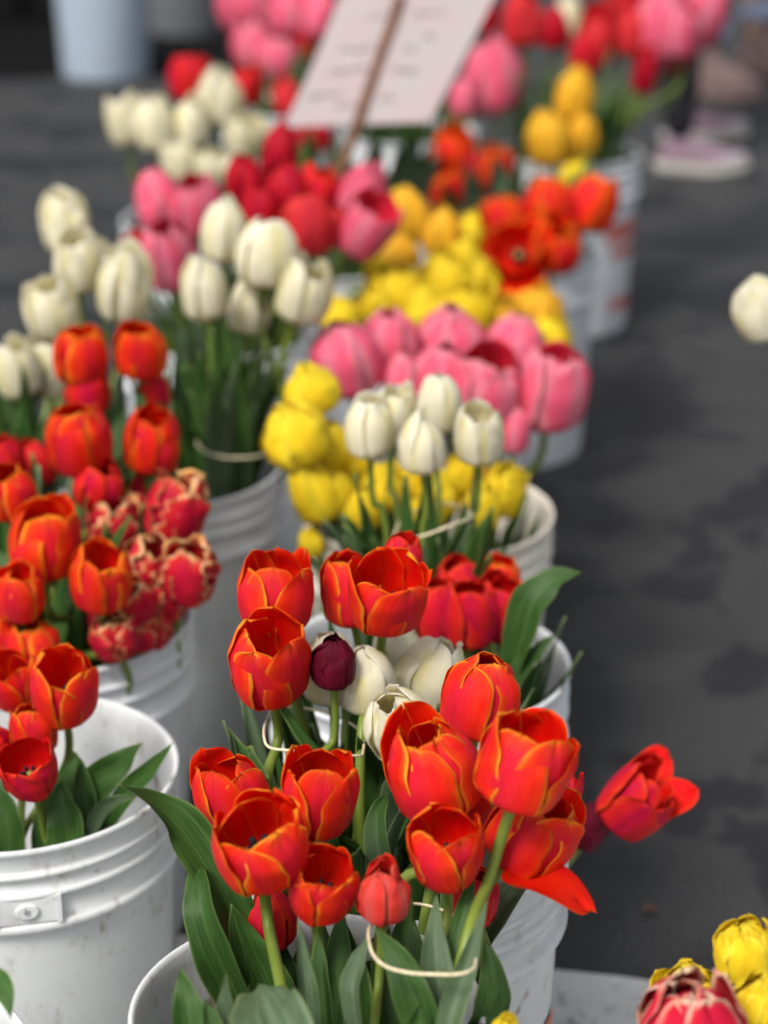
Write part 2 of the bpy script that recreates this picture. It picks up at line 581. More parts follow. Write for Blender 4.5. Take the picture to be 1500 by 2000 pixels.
def anther_mesh():
    V, F = tube([(0, 0, 0), (0, 0, .12), (0, 0, .2)], [.010, .010, .012], 6)
    V2, F2 = tube([(0, 0, .19), (0, 0, .22), (.003, 0, .30), (.006, 0, .39), (.006, 0, .41)], [.014, .044, .048, .036, .012], 8)
    return mesh_obj('stamen', *merge((V, F), (V2, F2)), M['anther'], link=False)


def pistil_mesh():
    V, F = tube([(0, 0, 0), (0, 0, .1), (0, 0, .28), (0, 0, .31), (0, 0, .36), (0, 0, .38)], [.03, .042, .035, .045, .055, .02], 9)
    return mesh_obj('pistil', V, F, M['pistil'], link=False)


ANTHER, PISTIL = anther_mesh(), pistil_mesh()


# ------------------------------------------------------------------ leaves
def leaf_geo(pts, width, face, fold=.5, seed=0, n=20, nu=9, twist=0.0, blunt=.0):
    """lance-shaped leaf along pts (base to tip), half folded along its midrib; face = direction its upper side looks to"""
    rng = random.Random(seed)
    C = catmull(pts, max(4, n // (len(pts) - 1)))
    m = len(C)
    T = np.gradient(C, axis=0)
    T /= np.linalg.norm(T, axis=1)[:, None]
    f = np.array(face, float)
    v = np.linspace(0, 1, m)
    u = np.linspace(-1, 1, nu)
    wv = (np.sin(np.pi * np.clip(.16 + .84 * v ** .95, 0, 1)) ** (.95 - .35 * blunt)) * (1 - .12 * v)
    wv[-1] = .015
    ph = [rng.uniform(0, 6.28) for _ in range(4)]
    P = np.zeros((m, nu, 3))
    for i in range(m):
        s = np.cross(T[i], f); s /= np.linalg.norm(s) + 1e-9
        nn = np.cross(s, T[i])
        a = twist * v[i]
        s, nn = s * math.cos(a) + nn * math.sin(a), nn * math.cos(a) - s * math.sin(a)
        h = width / 2 * wv[i]
        for j in range(nu):
            uu = u[j]
            fo = fold * (1 - .55 * v[i])
            wave = .075 * width * abs(uu) ** 2 * (math.sin(9 * v[i] + ph[0] + (2 if uu > 0 else 0)) + .5 * math.sin(23 * v[i] + ph[1] + (1 if uu > 0 else 0))) + .012 * width * math.sin(14 * uu + ph[2])
            P[i, j] = C[i] + s * (uu * h * math.cos(fo * abs(uu) ** .3)) + nn * (abs(uu) ** 1.35 * h * math.sin(fo) * 1.3 + wave)
    U, V = np.meshgrid(u, v)
    E = np.minimum((1 - np.abs(U)) * wv[:, None] * .5, (1 - V) * 1.5)
    return sheet(P, U, V, E, .0009, None)


def add_leaf(parent, pts, width, face, mat='leaf', **kw):
    loc = np.array(parent.location)
    pts = [np.array(p) for p in pts]
    v, f, mi, at_ = leaf_geo(pts, width, face, **kw)
    return mesh_obj('leaf', np.asarray(v) - loc, f, [M[mat], M[mat]], parent, mi, at_)


# ------------------------------------------------------------------ ground
ASPH = N('dark_asphalt')
o = ASPH.obj()
big = ASPH.noise(o, .9, 4, .6)
med = ASPH.noise(o, 5.0, 5, .6)
fin = ASPH.noise(o, 160.0, 3, .7)
c = ASPH.mix(ASPH.rng(med, .35, .7), (.024, .025, .027), (.034, .035, .037))
c = ASPH.mix(ASPH.rng(fin, .42, .70), c, (.055, .055, .054))
mp = ASPH.new('ShaderNodeMapping')
ASPH.put(mp.inputs[0], o)
mp.inputs['Scale'].default_value = (1.5, 1.2, 1)
st1 = ASPH.noise(mp.outputs[0], 3.2, 4, .55)
wet = ASPH.rng(st1, .50, .58)
c = ASPH.mix(ASPH.math('MULTIPLY', wet, .88), c, (.009, .009, .011))
ASPH.base(c, ASPH.rng(wet, 0, 1, .82, .55), .3)
ASPH.bump(ASPH.math('MULTIPLY_ADD', fin, 1.0, ASPH.math('MULTIPLY', med, .6)), .8, .004)
V = [(-60, -20, 0), (60, -20, 0), (60, 120, 0), (-60, 120, 0)]
ground = structure(mesh_obj('road', V, [(0, 1, 2, 3)], ASPH.m, smooth=False))
CONC = N('pale_concrete')
o = CONC.obj()
f1 = CONC.noise(o, 55, 5, .7)
f2 = CONC.noise(o, 7, 4, .6)
f3 = CONC.noise(o, 190, 2, .6)
c = CONC.mix(CONC.rng(f2, .3, .7), (.50, .50, .49), (.60, .60, .58))
c = CONC.mix(CONC.rng(f1, .56, .68), c, (.20, .20, .20))
c = CONC.mix(CONC.rng(f3, .58, .72), c, (.62, .62, .60))
CONC.base(c, .85, .25)
CONC.bump(CONC.math('ADD', f1, f3), .9, .004)
PAVE = .012
ka = at_height(345, 1818, PAVE)
kb = at_height(1180, 1896, PAVE)
kd = (kb - ka).normalized()
rng = random.Random(5)
top_pts = []
N_ = 260
for i in range(N_ + 1):
    p = ka + kd * (-9 + 18 * i / N_)
    q = p + Vector((-kd.y, kd.x, 0)) * (rng.uniform(-.004, .004) + .006 * math.sin(i * .9) * rng.random())
    top_pts.append((q.x, q.y))
V, F = [], []
for x, y in top_pts:
    V += [(x, -8, PAVE), (x, y - .006, PAVE), (x, y, PAVE - .005), (x, y + .002, -.01)]
for i in range(N_):
    for k in range(3):
        F.append((i * 4 + k, (i + 1) * 4 + k, (i + 1) * 4 + k + 1, i * 4 + k + 1))
structure(mesh_obj('pavement', V, F, CONC.m, smooth=False))

# ------------------------------------------------------------------ buckets
BH, BR = .37, .15


def bucket_profile():
    P = [(0, .0), (.126, .0), (.1295, .002), (.131, .008), (.1418, .282), (.142, .285)]
    def ridge(z, r0, out, hgt=.0035):
        return [(r0, z - hgt), (r0 + out * .8, z - hgt * .7), (r0 + out, z - hgt * .2), (r0 + out, z + hgt * .3), (r0 + out * .7, z + hgt * .8), (r0, z + hgt)]
    P += [(.1424, .2865), (.1485, .288), (.1502, .290), (.1502, .2935), (.149, .296), (.1446, .2975)]
    P += ridge(.3235, .1450, .0044, .0038)
    P += ridge(.343, .1458, .0036, .0032)
    P += [(.1462, .349), (.1466, .362), (.149, .364), (.1505, .3665), (.1502, .3688), (.1485, .370), (.1462, .3692), (.1445, .366)]
    P += [(.1440, .355), (.1425, .30), (.139, .25), (.128, .010), (.124, .006), (0, .005)]
    return P


BPROF = bucket_profile()
BUCKET_ME = {}
SCL = {}


def lug_mesh():
    """raised ear for the bucket's bail: plate, two side ribs and a round boss with a dark socket"""
    a = box(-.0012, 0, 0, .0036, .050, .034)
    r1 = box(-.0008, -.027, 0, .0052, .004, .037)
    r2 = box(-.0008, .027, 0, .0052, .004, .037)
    V, F = tube([(-.002, 0, 0), (.0005, 0, 0), (.0030, 0, 0), (.0036, 0, 0), (.0036, 0, 0), (.0006, 0, 0)], [.0105, .0105, .0098, .0088, .0034, .003], 20)
    return merge(a, r1, r2, (V, F))


LUG = lug_mesh()


def bucket(px, py, base=0.0, sc=1.0, mat=0, lug=None, label='', mark=None, sz=1.0):
    c = at_height(px, py, base + BH * sc * sz)
    c.z = base
    g = 'white plastic flower buckets'
    r = root('bucket', c, label, 'bucket', g)
    if mat not in BUCKET_ME:
        V, F = lathe(BPROF, 96)
        BUCKET_ME[mat] = mesh_obj('bucket_body', V, F, M['bucket'][mat], link=False)
        V, F = LUG
        l = mesh_obj('handle_lug', V, F, M['bucket'][mat], smooth=False, link=False)
        BUCKET_ME[mat] = (BUCKET_ME[mat], l)
    me, lme = BUCKET_ME[mat]
    place('bucket_body', me, r, (0, 0, 0), Quaternion((0, 0, 1), lug or 0), (sc, sc, sc * sz))
    for k in (0, math.pi):
        a = (lug if lug is not None else .6) + k
        place('handle_lug', lme, r, (.1475 * sc * math.cos(a), .1475 * sc * math.sin(a), .3105 * sc * sz), Quaternion((0, 0, 1), a), (sc, sc, sc * .72))
    for (a0, a1, z0, z1, m) in (mark or []):
        V, F = [], []
        nn = 10
        for i in range(nn + 1):
            a = a0 + (a1 - a0) * i / nn
            for z in (z0, z1):
                rr = (.1311 + (z - .008) / .247 * .0104 + .0012) * sc
                V.append((rr * math.cos(a), rr * math.sin(a), z * sc))
        for i in range(nn):
            F.append((i * 2, i * 2 + 2, i * 2 + 3, i * 2 + 1))
        mesh_obj('printed_label', V, F, M[m], r)
    SCL[r.name] = (sc, sz)
    return r


PB = PAVE + .001
B = {}
D = math.radians
B['F0'] = bucket(600, 1970, PB, .846, 0, D(20), 'white bucket cut by the lower frame edge holding two bunches of red and yellow tulips', sz=1.08 / .846)
B['L0'] = bucket(-352, 2120, PB, 1, 0, D(-30), 'white bucket rim peeking in at the very corner below the big grimy bucket')
B['L1'] = bucket(22, 1497, PB, 1, 0, D(-77), 'big grimy white bucket with stained ridges and a handle lug facing the camera')
B['L2'] = bucket(98, 1195, PB, 1, 1, D(40), 'white bucket behind the grimy one holding fringed and red tulips')
B['L3'] = bucket(318, 905, 0, 1, 1, D(60), 'tall white bucket with three clean ridges holding banded white tulips')
B['WL'] = bucket(-95, 1010, 0, 1, 1, D(60), 'white bucket of tall white tulips standing at the asphalt side of the row')
B['B1'] = bucket(770, 1612, PB, 1, 0, D(10), 'white bucket with an orange print, straight behind the front bucket',
                 mark=[(D(-34), D(-4), .03, .205, 'orange_ink')])
B['B2'] = bucket(820, 1290, PB, 1, 1, D(100), 'white bucket whose rim shows beside the big curling leaf')
B['B3'] = bucket(836, 995, 0, 1, 2, D(75), 'cream stained bucket holding yellow tulips below the pink ones')
B['B4'] = bucket(800, 785, 0, 1, 1, D(50), 'white bucket under the big pink tulips')
B['B5'] = bucket(803, 640, 0, 1, 0, D(100), 'white bucket packed with yellow double tulips')
B['B6'] = bucket(1000, 480, 0, 1, 1, D(120), 'white bucket with wide open orange red tulips leaning over its rim')
B['B7'] = bucket(1112, 294, 0, 1, 1, D(75), 'white bucket with red print on its side beside the asphalt',
                 mark=[(D(-60), D(-8), .20, .245, 'red_ink'), (D(-52), D(-14), .165, .19, 'red_ink'), (D(-50), D(-15), .05, .08, 'red_ink')])
B['M1'] = bucket(640, 500, 0, 1, 0, D(75), 'white bucket of golden tulips hidden between pink tulips and sign stake')
B['M2'] = bucket(560, 205, 0, 1, 1, D(75), 'white bucket of small pink tulips behind the paper sign')
B['M3'] = bucket(800, 255, 0, 1, 1, D(75), 'white bucket under the paper sign')
B['L4'] = bucket(428, 640, 0, 1, 1, D(75), 'white bucket of pink and crimson tulips behind the banded white ones')
B['L5'] = bucket(398, 425, 0, 1, 1, D(75), 'white bucket of white tulips behind the pink and crimson ones')
B['R1'] = bucket(1790, 800, 0, 1, 1, D(75), 'white bucket beyond the frame edge with one white tulip leaning out')
B['R2'] = bucket(1530, 2270, PB, 1, 0, D(75), 'white bucket below the frame holding yellow and red striped tulips')
far = at_height(205, 160, 0)


def far_bucket(px, py, sc, mat, lab):
    c = at_height(px, py, 0)
    r = root('bucket', c, lab, 'bucket', 'white plastic flower buckets')
    me, lme = BUCKET_ME[mat]
    place('bucket_body', me, r, (0, 0, 0), Quaternion((0, 0, 1), 1.0), (sc, sc, sc * 1.02))
    for k in (0, math.pi):
        place('handle_lug', lme, r, (.1475 * sc * math.cos(1.2 + k), .1475 * sc * math.sin(1.2 + k), .2925 * sc), Quaternion((0, 0, 1), 1.2 + k), (sc, sc, sc))
    return r


V, F = lathe(BPROF, 96)
shade_grey = bucket_mat('shade_darkened_grey_plastic', (.13, .14, .15), .2)  # darker grey: shade on this bucket put into its plastic colour
BUCKET_ME[4] = (mesh_obj('bucket_body', V, F, shade_grey, link=False), mesh_obj('handle_lug', *LUG, shade_grey, smooth=False, link=False))
BUCKET_ME[3] = (mesh_obj('bucket_body', V, F, M['bucket'][3], link=False), mesh_obj('handle_lug', *LUG, M['bucket'][3], smooth=False, link=False))
far_bucket(207, 146, 1.12, 3, 'empty pale blue white bucket standing alone on the dark road')
far_bucket(362, 62, 1.15, 4, 'grey bucket darkened in its colour for shade, behind the pale blue white bucket')

# ------------------------------------------------------------------ tulips
SEED = [100]


def tulip(bk, waist, kind, x, y, wpx, asp, open_, lx, ly, zd, label, res='mid', form='cup', leaves=1, stamens=False, flop=(),
          srad=None, leaf_h=(.05, .14), spread=.028, name='tulip', spin=None, conv=.5, cap=True):
    """one cut tulip: bloom centred on pixel (x, y) at depth zd, stem through the bunch's waist down into its bucket"""
    SEED[0] += 1
    sd_ = SEED[0]
    rng = random.Random(sd_)
    if res != 'hi':
        lx += rng.uniform(-.10, .10)
        ly += rng.uniform(-.04, .10)
    if kind == 'white' and res != 'hi':
        open_ = open_ + rng.choice([0, .12, .2])
    c = at(x, y, zd)
    W = wpx / FPX * zd
    H = W * asp
    ax = (Vector((0, 0, 1)) + RGT * lx + Vector((0, -1, 0)) * ly).normalized()
    bb = c - ax * (H * .5)
    br = B[bk]
    sc, sz = SCL[br.name]
    bc = br.location
    wp = Vector(waist) if waist is not None else Vector((bc.x, bc.y, bc.z + BH * sc * sz))
    off = Vector((rng.uniform(-1, 1), rng.uniform(-1, 1), 0)) * spread * .7
    side = Vector((c.x - wp.x, c.y - wp.y, 0))
    w_in = wp + side * conv + off
    dv_ = Vector((w_in.x - bc.x, w_in.y - bc.y, 0))
    if waist is None and dv_.length > .12 * sc:
        dv_ = dv_.normalized() * .12 * sc
        w_in = Vector((bc.x + dv_.x, bc.y + dv_.y, w_in.z))
    wp = w_in
    fv = dv_ * .55
    if fv.length > .095 * sc:
        fv = fv.normalized() * .095 * sc
    foot = Vector((bc.x + fv.x, bc.y + fv.y, bc.z + .03))
    wp.z = min(wp.z, bb.z - .11)
    low = bb - ax * max(.02, min(.07, (bb - wp).length * .45))
    r = root(name, foot, label, 'tulip', GROUPS.get(bk, 'cut tulips'))
    # bloom
    unique = res == 'hi'
    seed = sd_ if unique else (sd_ % 6)
    ms = bloom(kind, form, open_, seed, res, flop, unique)
    q = Vector((0, 0, 1)).rotation_difference(ax) @ Quaternion((0, 0, 1), rng.uniform(0, 6.28) if spin is None else spin)
    for me in ms:
        place('petal', me, r, bb - foot, q, (W, W, H))
    if stamens:
        for i in range(6):
            a = 2 * math.pi * i / 6 + .2
            qq = q @ Quaternion((0, 0, 1), a) @ Quaternion((0, 1, 0), .26)
            place('stamen', ANTHER, r, bb - foot + q @ Vector((.035 * W * math.cos(a), .035 * W * math.sin(a), .05 * H)), qq, (W, W, H))
        place('pistil', PISTIL, r, bb - foot + q @ Vector((0, 0, .04 * H)), q, (W, W, H))
    sr = srad or max(.0033, min(.0048, W * .062))
    pts = catmull([foot - foot, wp - foot, low - foot, bb - foot + ax * .004], 8)
    rad = np.linspace(sr * 1.15, sr, len(pts))
    rad[-2:] *= 1.12
    V, F = tube(pts, rad, 9)
    mesh_obj('stem', V, F, M['stem'], r)
    rimz = bc.z + BH * sc * sz
    for k in range(leaves):
        a = rng.uniform(0, 6.28)
        rr = .105 * sc * math.sqrt(rng.random())
        if waist is None:
            st = Vector((bc.x + rr * math.cos(a), bc.y + rr * math.sin(a), rimz - rng.uniform(.08, .14)))
        else:
            rr *= .8
            st = Vector((wp.x + rr * math.cos(a), wp.y + rr * math.sin(a), wp.z - rng.uniform(.06, .14)))
            dd = Vector((st.x - bc.x, st.y - bc.y, 0))
            if dd.length > .11 * sc:
                dd = dd.normalized() * .11 * sc
                st = Vector((bc.x + dd.x, bc.y + dd.y, min(st.z, rimz - .04)))
        dr = Vector((math.cos(a), math.sin(a), 0))
        tz = max(rimz, wp.z) + rng.uniform(*leaf_h)
        if cap:
            tz = min(tz, bb.z + .01)
        ln = max(.05, tz - st.z)
        mid = st + dr * .012 + Vector((0, 0, ln * .55))
        tip = st + dr * rng.uniform(.015, .055) + Vector((rng.uniform(-.02, .02), rng.uniform(-.02, .02), ln))
        add_leaf(r, [st, mid, tip], rng.uniform(.022, .042), -dr + Vector((0, 0, .25)), rng.choice(['leaf', 'leaf', 'leaf_grey']),
                 seed=sd_ * 5 + k, fold=rng.uniform(.3, .8), n=14, nu=7, twist=rng.uniform(-.7, .7))
    return r


GROUPS = {'F0': 'tulips in the front bucket', 'B1': 'tulips in the second bucket', 'B2': 'tulips in the bucket with the curling leaf',
          'B3': 'yellow tulips under the pink ones', 'B4': 'big pink tulips', 'B5': 'packed yellow double tulips', 'B6': 'orange red tulips',
          'B7': 'golden trio and its neighbours', 'M1': 'golden tulips', 'M2': 'small pink tulips behind the sign',
          'M3': 'tulips under the sign', 'L1': 'tulips in the grimy bucket', 'L2': 'red and fringed tulips', 'L3': 'banded white tulips',
          'WL': 'white tulips by the asphalt', 'L4': 'pink and crimson tulips', 'L5': 'white tulips of the back bunch', 'R1': 'tulips at the frame edge',
          'R2': 'tulips at the lower corner'}

# ---- front bucket, bunch one (no band in view) and bunch two (cream band)
WA = at(560, 1985, 1.52)
WB = at(825, 1890, 1.54)
T = {}
hi = dict(res='hi', leaves=0, conv=.35)
T['A1'] = tulip('F0', at(482, 1900, 1.53), 'fire', 452, 1548, 148, 1.0, .62, -.22, .05, 1.57, 'open red tulip with yellow margins, at back beside the long bent leaf', stamens=True, **dict(hi, conv=0, spread=.004))
T['A2'] = tulip('F0', at(575, 1945, 1.405), 'fire', 508, 1645, 190, .95, .72, -.02, .42, 1.46, 'large open red tulip showing black stamens above a bare stem', stamens=True, **dict(hi, conv=0, spread=.004))
T['A3'] = tulip('F0', WA, 'fire', 622, 1550, 150, 1.12, .60, .14, .16, 1.53, 'red tulip with tall orange petals just under the upper rubber band', stamens=True, **hi)
T['A4'] = tulip('F0', at(592, 1900, 1.475), 'fire', 630, 1728, 138, 1.0, .62, .08, .40, 1.47, 'red tulip cup with black stamens, low between large bloom and salmon one', stamens=True, **dict(hi, conv=0, spread=.004))
T['A5'] = tulip('F0', WA, 'red', 527, 1790, 108, 1.12, .25, -.04, .05, 1.56, 'closed red tulip tucked behind a green stem, lowest of its bunch', **hi)
T['B1'] = tulip('F0', at(742, 1790, 1.58), 'fire', 845, 1497, 188, 1.03, .40, -.20, .10, 1.52, 'large pinkish red tulip with broad smooth petals beside the wilting cream one', **dict(hi, conv=0, spread=.004))
T['B2'] = tulip('F0', at(892, 1875, 1.415), 'fire', 1025, 1488, 190, .92, .66, .24, .02, 1.45, 'red tulip seen from its side on a long slanting bare stem', **dict(hi, conv=0, spread=.004))
T['B3'] = tulip('F0', WB, 'fire', 942, 1352, 158, 1.08, .34, .16, -.05, 1.60, 'tallest red tulip of the front bucket, egg shaped with yellow rims', **hi)
T['B4'] = tulip('F0', at(812, 1890, 1.455), 'fire', 872, 1657, 152, .95, .66, -.02, .36, 1.47, 'wide red cup with yellow rims, low in front of the slanting stem', stamens=True, **dict(hi, conv=0, spread=.004))
T['B5'] = tulip('F0', WB, 'fire', 1048, 1622, 176, 1.0, .50, .62, .10, 1.52, 'red tulip tipping over with one petal fallen open towards the road', flop=(None, None, None, None, None, None), **hi)
T['B6'] = tulip('F0', WB, 'red', 925, 1748, 104, 1.05, .30, .10, .05, 1.55, 'small closed red tulip half hidden behind two long leaves', **hi)
T['B7'] = tulip('F0', WB, 'fire', 918, 1560, 120, 1.05, .7, .10, .2, 1.57, 'open red tulip wedged in the middle of the banded bunch', stamens=True, **hi)
T['B8'] = tulip('F0', WB, 'red', 1090, 1545, 95, 1.1, .3, .35, .0, 1.60, 'red tulip almost hidden behind the side on bloom', **hi)
T['S1'] = tulip('F0', at(722, 1960, 1.43), 'salmon', 749, 1741, 102, 1.18, .36, .04, .06, 1.455, 'small salmon red double tulip standing over the end of the cream band', form='semi', **dict(hi, conv=0, spread=.004))
tulip('F0', WB, 'yellow', 990, 2012, 62, .8, .5, .3, .3, 1.36, 'scrap of a yellow tulip at the frame edge before the white bucket', form='double', res='mid', leaves=0)
# fallen petal of the tipping tulip
v, f, mi, at_ = petal(random.Random(8), 0, .9, 1.0, .56, 19, 28, flop=.85, mats=None, notch=.14, ruffle=.03)
me = mesh_obj('petal', v, f, M['fire'], None, mi, at_, link=False)
fb = at(985, 1688, 1.50)
place('petal', me, T['B5'], fb - T['B5'].location, Quaternion((0, 0, 1), -.35) @ Quaternion((0, 1, 0), .75), (.050, .054, .050))

for i_, (kx, z_) in enumerate([(700, 1.55), (735, 1.60), (775, 1.58), (800, 1.62), (840, 1.60), (870, 1.62), (905, 1.60), (935, 1.57), (560, 1.57), (600, 1.59), (640, 1.58), (520, 1.58)]):
    r_ = random.Random(300 + i_)
    add_leaf(T['B7'] if kx > 680 else T['A3'], [at(kx + r_.uniform(-20, 20), 2070, z_), at(kx + r_.uniform(-10, 10), 1930, z_), at(kx + r_.uniform(-30, 30), 1800 + r_.uniform(-50, 60), z_ + .01)],
             r_.uniform(.022, .032), (r_.uniform(-.5, .5), -1, .2), fold=.6, seed=300 + i_, n=18, nu=7, twist=r_.uniform(-.6, .6))

# ---- second bucket
W1 = at(612, 1490, 1.76)
h2 = dict(res='hi', leaves=6, leaf_h=(-.01, .085), conv=.55)
tulip('B1', W1, 'fire', 537, 1158, 150, 1.0, .58, -.02, .02, 1.76, 'open red tulip with a yellow edged flank above its twin over the tall bucket', stamens=True, **h2)
tulip('B1', at(524, 1500, 1.72), 'fire', 524, 1292, 160, 1.05, .62, -.06, .30, 1.72, 'open red tulip beside the dark burgundy bud, showing two stamens', stamens=True, **dict(h2, conv=0, spread=.004))
tulip('B1', W1, 'fire', 684, 1152, 115, 1.2, .42, -.10, .0, 1.80, 'red tulip half covered by the widest open bloom beside it', **h2)
tulip('B1', at(697, 1510, 1.735), 'fire', 757, 1160, 152, .98, .70, .10, .34, 1.74, 'widest open red tulip on a long bare stem above the burgundy bud', stamens=True, **dict(h2, conv=0, spread=.004))
tulip('B1', W1, 'red', 785, 1090, 80, 1.2, .5, .15, .0, 1.84, 'red tulip of which only the tip shows over the widest bloom', **h2)
tulip('B1', at(624, 1500, 1.74), 'burg', 651, 1290, 90, 1.18, .22, .0, .08, 1.72, 'dark burgundy tulip bud in front of cream tulips', **dict(h2, conv=0, spread=.004))
WW = at(760, 1560, 1.82)
tulip('B1', W1, 'white', 643, 1302, 118, 1.2, .25, -.05, .0, 1.79, 'cream tulip directly behind the burgundy bud', **h2)
tulip('B1', WW, 'white', 714, 1320, 118, 1.2, .30, -.05, .1, 1.75, 'cream tulip behind the long bare stem of the widest red bloom', **h2)
tulip('B1', WW, 'white', 774, 1270, 100, 1.15, .22, .0, .0, 1.88, 'closed cream tulip just below the widest red bloom', **h2)
tulip('B1', WW, 'white', 846, 1310, 140, 1.08, .38, .30, .15, 1.81, 'open cream tulip leaning towards the egg shaped red one', **h2)
tulip('B1', WW, 'white', 778, 1412, 138, 1.0, .42, -.35, .40, 1.70, 'wilting cream tulip with a curled lip and yellow heart', stamens=True, **h2)
tulip('B1', at(900, 1600, 1.9), 'red', 1250, 1560, 146, 1.05, .78, .72, .42, 1.93, 'red double tulip leaning out alone over the asphalt', res='hi', form='semi', leaves=0, stamens=True, flop=(None, .35, None, None, .3))
tulip('B1', at(900, 1610, 1.9), 'burg', 1152, 1612, 76, 1.3, .5, .6, -.1, 1.95, 'dark burgundy tulip under the lone red one over the asphalt', res='hi', leaves=0)

# ---- third bucket: red cluster, banded whites
W2 = at(930, 1330, 2.08)
m2 = dict(res='mid', leaves=2)
tulip('B2', W2, 'red', 858, 1188, 102, 1.2, .5, -.05, 0, 2.06, 'red tulip next to the widest open bloom, in the blurred cluster', **m2)
tulip('B2', W2, 'red', 918, 1196, 116, 1.15, .45, .0, .15, 2.03, 'pinkish red tulip in the middle of the blurred cluster', **m2)
tulip('B2', W2, 'red', 982, 1188, 108, 1.2, .5, .08, .02, 2.05, 'red tulip of the blurred cluster touching the curling leaf', **m2)
tulip('B2', W2, 'red', 900, 1138, 100, 1.0, .6, -.05, 0, 2.12, 'red tulip whose rim shows over the blurred cluster', **m2)
tulip('B2', W2, 'fire', 972, 1136, 92, 1.0, .6, .05, 0, 2.12, 'red tulip with orange tip at the top of the cluster, beside green stems', **m2)
W2w = at(860, 1075, 2.17)
tulip('B2', W2w, 'white', 720, 832, 98, 1.25, .18, -.05, .05, 2.13, 'white tulip standing before a yellow one, first of the five banded', leaves=6, leaf_h=(.0, .10), conv=.8, spread=.009)
tulip('B2', W2w, 'white', 768, 808, 90, 1.3, .20, .0, .0, 2.20, 'white tulip half behind the first of the five banded white ones', leaves=6, leaf_h=(.0, .10), conv=.8, spread=.009)
tulip('B2', W2w, 'white', 857, 788, 92, 1.25, .18, .0, .05, 2.18, 'highest white tulip of the five before the pink ones', leaves=6, leaf_h=(.0, .10), conv=.8, spread=.009)
tulip('B2', W2w, 'white', 823, 865, 95, 1.22, .12, .02, .05, 2.10, 'lowest white tulip in the middle of the five banded ones', leaves=6, leaf_h=(.0, .10), conv=.8, spread=.009)
tulip('B2', W2w, 'white', 935, 848, 100, 1.12, .24, .06, .08, 2.14, 'white tulip with browned lip standing before the big pink ones', leaves=6, leaf_h=(.0, .10), conv=.8, spread=.009)

# ---- pink tulips
W4 = at(890, 880, 2.72)
pk = dict(leaves=2, leaf_h=(0, .05))
tulip('B4', W4, 'pink', 674, 698, 142, 1.02, .15, -.12, .12, 2.60, 'big round pink tulip hanging over a yellow one, separate from its bunch', **pk)
tulip('B4', W4, 'pink', 764, 668, 126, 1.08, .2, -.05, .05, 2.66, 'pink tulip behind the big round pink one', **pk)
tulip('B4', W4, 'pink', 795, 745, 104, 1.1, .2, -.05, .1, 2.62, 'pink tulip tucked low behind the highest white one', **pk)
tulip('B4', W4, 'pink', 880, 668, 142, 1.0, .35, .0, .05, 2.70, 'pink tulip at the top middle of its bunch against yellow blooms', **pk)
tulip('B4', W4, 'pink', 862, 735, 124, 1.1, .35, -.02, .15, 2.60, 'pink tulip with a red inner rim over the highest white one', **pk)
tulip('B4', W4, 'pink', 950, 752, 138, 1.15, .42, .02, .15, 2.58, 'tall pink tulip with red rim above the browned white one', **pk)
tulip('B4', W4, 'pink', 1003, 674, 122, 1.0, .25, .08, .0, 2.74, 'pink tulip at back of the bunch touching the yellow pack', **pk)
tulip('B4', W4, 'pink', 1074, 755, 152, 1.08, .40, .16, .12, 2.60, 'big pink tulip at the asphalt end of the bunch, with a ragged red rim', **pk)
tulip('B4', W4, 'pink', 1006, 838, 62, 1.5, .3, .05, .1, 2.58, 'pink tulip drooping behind the browned white one', **pk)

# ---- yellow tulips, lower bucket
W3 = at(800, 1000, 2.46)
yl = dict(form='double', res='mid', leaves=4, leaf_h=(-.03, .05), conv=.7)
Y3 = [(606, 755, 100, .9, -.3, .1, 2.42, 'yellow double tulip under the big round pink one'),
      (572, 842, 122, .92, -.35, .25, 2.36, 'large round yellow tulip leaning over the gap beside the tall bucket'),
      (645, 868, 80, 1.1, -.1, .1, 2.44, 'yellow tulip squeezed between the large round one and white blooms'),
      (606, 950, 84, 1.6, -.45, .1, 2.38, 'long yellow tulip hanging against the cream bucket rim'),
      (748, 945, 80, 1.1, -.05, .2, 2.42, 'yellow tulip seen through the white tulips stems, beside the first white'),
      (800, 935, 74, 1.2, .0, .2, 2.45, 'yellow tulip seen under the half hidden white tulip'),
      (856, 955, 74, 1.2, .05, .2, 2.42, 'yellow tulip seen between stems below the lowest white tulip'),
      (908, 925, 72, 1.2, .05, .2, 2.46, 'yellow tulip showing just under the browned white tulip'),
      (985, 955, 74, 1.3, .2, .1, 2.44, 'yellow tulip leaning to the cream bucket rim by a thin stem'),
      (604, 1058, 46, 1.2, -.4, .3, 2.36, 'lowest yellow petal cluster against the cream bucket'),
      (705, 990, 70, 1.2, -.1, .2, 2.40, 'yellow tulip low among green stems above the bunch of reds'),
      (830, 1005, 66, 1.2, .05, .2, 2.40, 'yellow tulip low under the lowest white one, between thin stems'),
      (940, 985, 72, 1.3, .15, .2, 2.42, 'yellow tulip low inside the cream bucket under the browned white one'),
      (655, 960, 70, 1.3, -.2, .2, 2.40, 'yellow tulip between the long hanging yellow one and white stems'),
      (690, 900, 72, 1.1, -.1, .1, 2.46, 'yellow tulip behind the base of the first white tulip')]
for x, y, wv, a, lx, ly, z, lab in Y3:
    tulip('B3', W3, 'yellow', x, y, wv * 1.12, a, .5 if len(lab) % 2 else .32, lx, ly, z, lab, **yl)

